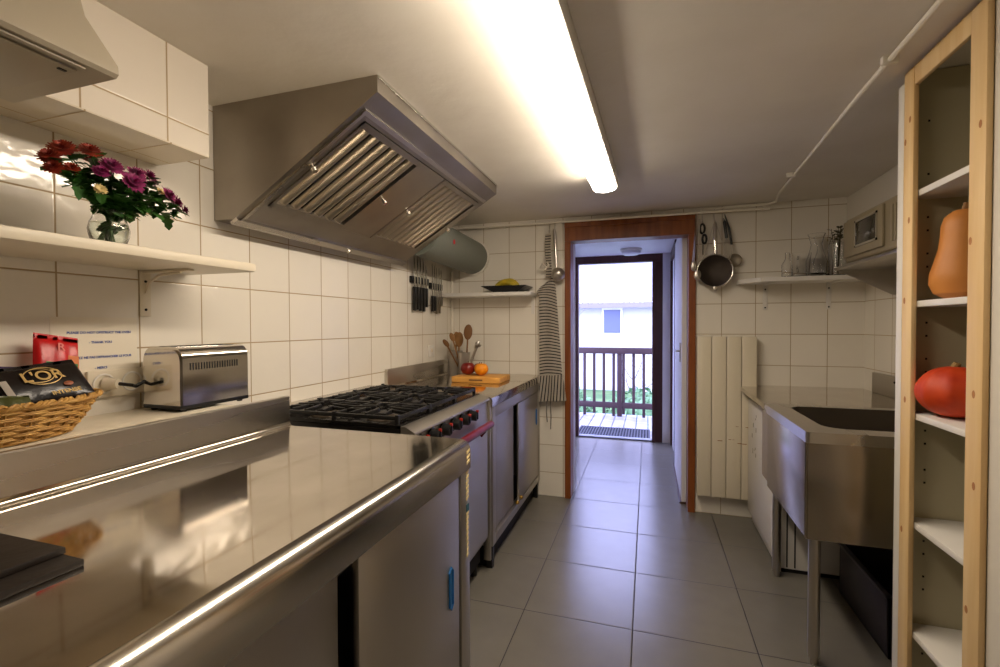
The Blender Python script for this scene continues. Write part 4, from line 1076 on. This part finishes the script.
for i in range(9): gr.box(.979, .986, 2.14 + i * .028, 2.158 + i * .028, 1.60, 1.755, .002)
part('control_panel', gr, m_beige, mw)
for a in (1.01, 1.12):
    for b in (2.15, 2.84): part('foot', M().lathe([(0, 0), (.012, 0), (.012, .016), (0, .016)], (a, b, 1.5505), 10), m_black, mw)

# ------------------------------------------------------------------ white appliance under the drainer
dw = thing('dishwasher', 'white front-loading appliance under the drainer beside the radiator', 'appliance', (.9, 2.95, 0))
part('body', M().box(.625, 1.23, 2.63, 3.225, .02, .80, .006), m_white, dw)
part('door', M().box(.600, .624, 2.635, 3.222, .09, .79, .006), m_white, dw)
sdp = M()
for yy in (0,):
    for xx in (.665, .70, .80): sdp.box(xx, xx + .006, 2.628, 2.6305, .03, .78)
part('side_groove', sdp, m_dark, dw)
part('kick_plate', M().box(.64, .66, 2.64, 3.22, .0, .02).box(.64, 1.2, 2.64, 2.66, 0, .02), m_dark, dw)
sm = M(); rs = random.Random(4)
for i in range(10):
    yy = 3.1 - rs.uniform(0, .12); zz = .45 + rs.uniform(0, .3)
    sm.box(.5985, .5997, yy, yy + rs.uniform(.003, .012), zz, zz + rs.uniform(.006, .03))
part('scuff', sm, mat('scuffs', (150, 140, 122), .7), dw, label='grey scuff marks')

# ------------------------------------------------------------------ sink unit
sn_ = thing('steel_sink', 'large stainless steel pot sink with drainer on steel legs', 'sink', (.9, 2.6, 0))
SX0, SX1, SY0, SY1, SZ = .545, 1.235, 1.915, 3.30, .862
top = M()
# top sheet with an opening for the basin
ox0, ox1, oy0, oy1, rc = .632, 1.17, 2.005, 2.50, .07
def rrect(x0, x1, y0, y1, r, z, n=6):
    P = []
    for (cx_, cy_, a0) in ((x1 - r, y1 - r, 0), (x0 + r, y1 - r, pi / 2), (x0 + r, y0 + r, pi), (x1 - r, y0 + r, 3 * pi / 2)):
        for k in range(n + 1):
            a = a0 + pi / 2 * k / n; P.append(Vector((cx_ + r * cos(a), cy_ + r * sin(a), z)))
    return P
def ring_faces(bm, A, B):
    n = len(A)
    for i in range(n): bm.faces.new([A[i], A[(i + 1) % n], B[(i + 1) % n], B[i]])
outer = rrect(SX0, SX1, SY0, 2.56, .012, SZ); inner = rrect(ox0, ox1, oy0, oy1, rc, SZ)
rimm = M(); Vo = [rimm.bm.verts.new(p) for p in outer]; Vi = [rimm.bm.verts.new(p) for p in inner]
ring_faces(rimm.bm, Vo, Vi)
lip = [top.bm.verts.new(p + Vector((0, 0, -.004))) for p in rrect(ox0 + .004, ox1 - .004, oy0 + .004, oy1 - .004, rc, SZ)]
ring_faces(top.bm, [top.bm.verts.new(p) for p in inner], lip)
bas = [top.bm.verts.new(p) for p in rrect(ox0 + .012, ox1 - .012, oy0 + .012, oy1 - .012, rc, .53)]
ring_faces(top.bm, lip, bas)
bas2 = [top.bm.verts.new(p) for p in rrect(ox0 + .05, ox1 - .05, oy0 + .05, oy1 - .05, rc, .505)]
ring_faces(top.bm, bas, bas2); top.bm.faces.new(bas2)
sd = [rimm.bm.verts.new(p + Vector((0, 0, -.04))) for p in rrect(SX0, SX1, SY0, 2.56, .012, SZ)]
ring_faces(rimm.bm, Vo, sd)
part('rim', rimm, m_steel, sn_, ang=50)
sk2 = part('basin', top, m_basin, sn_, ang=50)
part('drainer', M().prism([(SX0 + .002, 2.561), (SX1, 2.561), (SX1, YB - .002), (.672, YB - .002), (.672, 3.228), (SX0 + .014, 3.228)], 'z', SZ - .03, SZ - .001), m_steel_top, sn_)
part('apron', M().box(SX0 + .006, SX1 - .03, SY0 + .012, SY0 + .018, .468, SZ - .04, .001).box(SX0 + .004, SX0 + .010, SY0 + .012, 2.50, .472, SZ - .04, .001).box(SX0 + .010, SX1 - .03, 2.50, 2.506, .48, SZ - .04)
     .box(SX0 + .008, SX0 + .014, 2.506, 2.625, .49, SZ - .04).tube([(SX0 + .004, SY0 + .016, .472), (SX0 + .004, SY0 + .016, SZ - .04)], .004, 8), m_sink_side, sn_)
part('upstand', M().box(1.22, 1.234, SY0, 3.16, SZ - .0005, .975, .003), m_steel_door, sn_)
def leg(x, y):
    part('leg', M().tube([(x, y, .03), (x, y, .82)], .0195, 16).tube([(x, y, .0), (x, y, .03)], [.012, .015], 12), m_leg, sn_)
leg(.585, 1.955); leg(.612, 2.585); leg(1.19, 1.955); leg(1.19, 2.585)
part('bung', M().tube([(1.219, 2.9, .945), (1.216, 2.9, .945)], .006, 10), m_dark, sn_)

crt = thing('storage_crate', 'dark grey plastic crate on the floor under the sink', 'crate', (1.02, 2.3, 0))
cr = M().box(.855, 1.16, 2.06, 2.52, .0, .012, .003).box(.855, .866, 2.06, 2.52, .0, .235, .002).box(1.149, 1.16, 2.06, 2.52, .0, .235, .002).box(.855, 1.16, 2.06, 2.071, .0, .235, .002).box(.855, 1.16, 2.509, 2.52, 0, .235, .002)
part('crate_body', cr, mat('dark_crate', (52, 46, 48), .4), crt)
part('rim', M().box(.846, .868, 2.05, 2.53, .225, .238, .003).box(1.148, 1.169, 2.05, 2.53, .225, .238, .003).box(.846, 1.169, 2.05, 2.072, .225, .238, .003).box(.846, 1.169, 2.508, 2.53, .225, .238, .003), mat('crate_rim', (66, 60, 62), .35), crt)

# ------------------------------------------------------------------ shelf unit at the right
SU = thing('shelf_unit', 'tall pine-framed shelf unit holding the squash and pumpkin', 'shelf unit', (.95, 1.58, 0))
UX = .745; UZ = ZC - .004
far = part('side_panel', M().box(UX + .0155, 1.235, 1.738, 1.76, .0, UZ), m_shelfpanel, SU)
part('side_panel', M().box(UX + .0155, 1.235, 1.3715, 1.386, .0, UZ), m_shelfpanel, SU)
part('back_panel', M().box(1.225, 1.24, 1.387, 1.737, 0, UZ), m_shelfpanel, SU)
part('edge_strip', M().box(UX + .001, UX + .0145, 1.738, 1.772, 0, UZ - .03, .001), m_white, SU)
part('post', M().box(UX, UX + .0145, 1.682, 1.737, .0, UZ - .004, .003), m_pine, SU)
part('post', M().box(UX, UX + .0145, 1.3715, 1.431, .0, UZ - .004, .003), m_pine, SU)
part('header', M().box(UX + .0005, UX + .014, 1.4315, 1.6815, UZ - .062, UZ - .004, .003), m_pine, SU)
kn = M(); rs = random.Random(8)
for (yy, zz) in ((1.70, 1.86), (1.725, 1.80), (1.70, 1.56), (1.72, 1.32), (1.71, 1.02), (1.39, 1.72), (1.42, 1.45), (1.40, 1.08), (1.395, .86), (1.72, .62), (1.415, .55)):
    kn.lathe([(0, 0), (1, 0)], (UX - .0004, yy, zz), 12, Matrix.Rotation(R(90), 4, 'Y') @ Matrix.Diagonal((.010, .006, 1, 1)))
part('knot', kn, m_knot, SU)
SZs = [1.645, 1.318, .982, .655, .325, .02]
for z in SZs:
    part('shelf', M().box(UX + .016, 1.224, 1.387, 1.737, z - .018, z, .001), m_white, SU)
pg = M()
for z in [.12, .16, .23, .27, .43, .47, .54, .58, .76, .80, .88, .92, 1.10, 1.14, 1.21, 1.25, 1.42, 1.46, 1.53, 1.57, 1.70, 1.86]:
    pg.box(.806, .811, 1.7368, 1.738, z, z + .006)
part('peg_hole', pg, m_dark, SU)
# butternut squash
bq = thing('butternut_squash', 'tan butternut squash standing on the upper pine-framed shelf', 'squash', (.845, 1.655, 1.3185))
bm_ = M(); n = 24
prof = [(0, 0), (.03, .002), (.055, .018), (.066, .045), (.065, .075), (.057, .11), (.050, .145), (.048, .18), (.048, .21), (.042, .235), (.026, .25), (.008, .252), (0, .25)]
bm_.lathe(prof, (.845, 1.655, 1.3187), 30)
for v in bm_.bm.verts:
    z = v.co.z - 1.3187; v.co.y += -.05 * max(0, z - .06) ; v.co.x += .03 * max(0, z - .08)
part('fruit', bm_, mat('butternut_skin', (202, 134, 66), .5, noise=(8, (192, 122, 56))), bq)
part('stalk', M().tube([(.851, 1.645, 1.566), (.853, 1.643, 1.59)], [.010, .007], 8), m_wood, bq)
# red pumpkin
pq = thing('red_pumpkin', 'bright orange-red round pumpkin on the middle pine-framed shelf', 'pumpkin', (.832, 1.644, .9825))
pm_ = M(); pr_ = []
for k in range(19):
    a = -pi / 2 + pi * k / 18; pr_.append((max(0, .087 * cos(a) ** .9 if cos(a) > 0 else 0), .071 + .069 * sin(a) + (.012 * max(0, sin(a) - .5))))
pm_.lathe(pr_, (.832, 1.644, .9823), 40)
for v in pm_.bm.verts:
    d = Vector((v.co.x - .832, v.co.y - 1.644)); a = math.atan2(d.y, d.x); k = 1 - .07 * abs(cos(a * 5)) ** 4
    v.co.x = .832 + d.x * k; v.co.y = 1.644 + d.y * k
part('fruit', pm_, mat('pumpkin_skin', (204, 70, 20), .55, noise=(16, (184, 52, 16))), pq, ang=60)
part('stalk', M().tube([(.832, 1.644, 1.123), (.834, 1.642, 1.132), (.836, 1.640, 1.138)], [.012, .010, .009], 8), mat('pumpkin_stalk', (150, 120, 70), .7), pq)
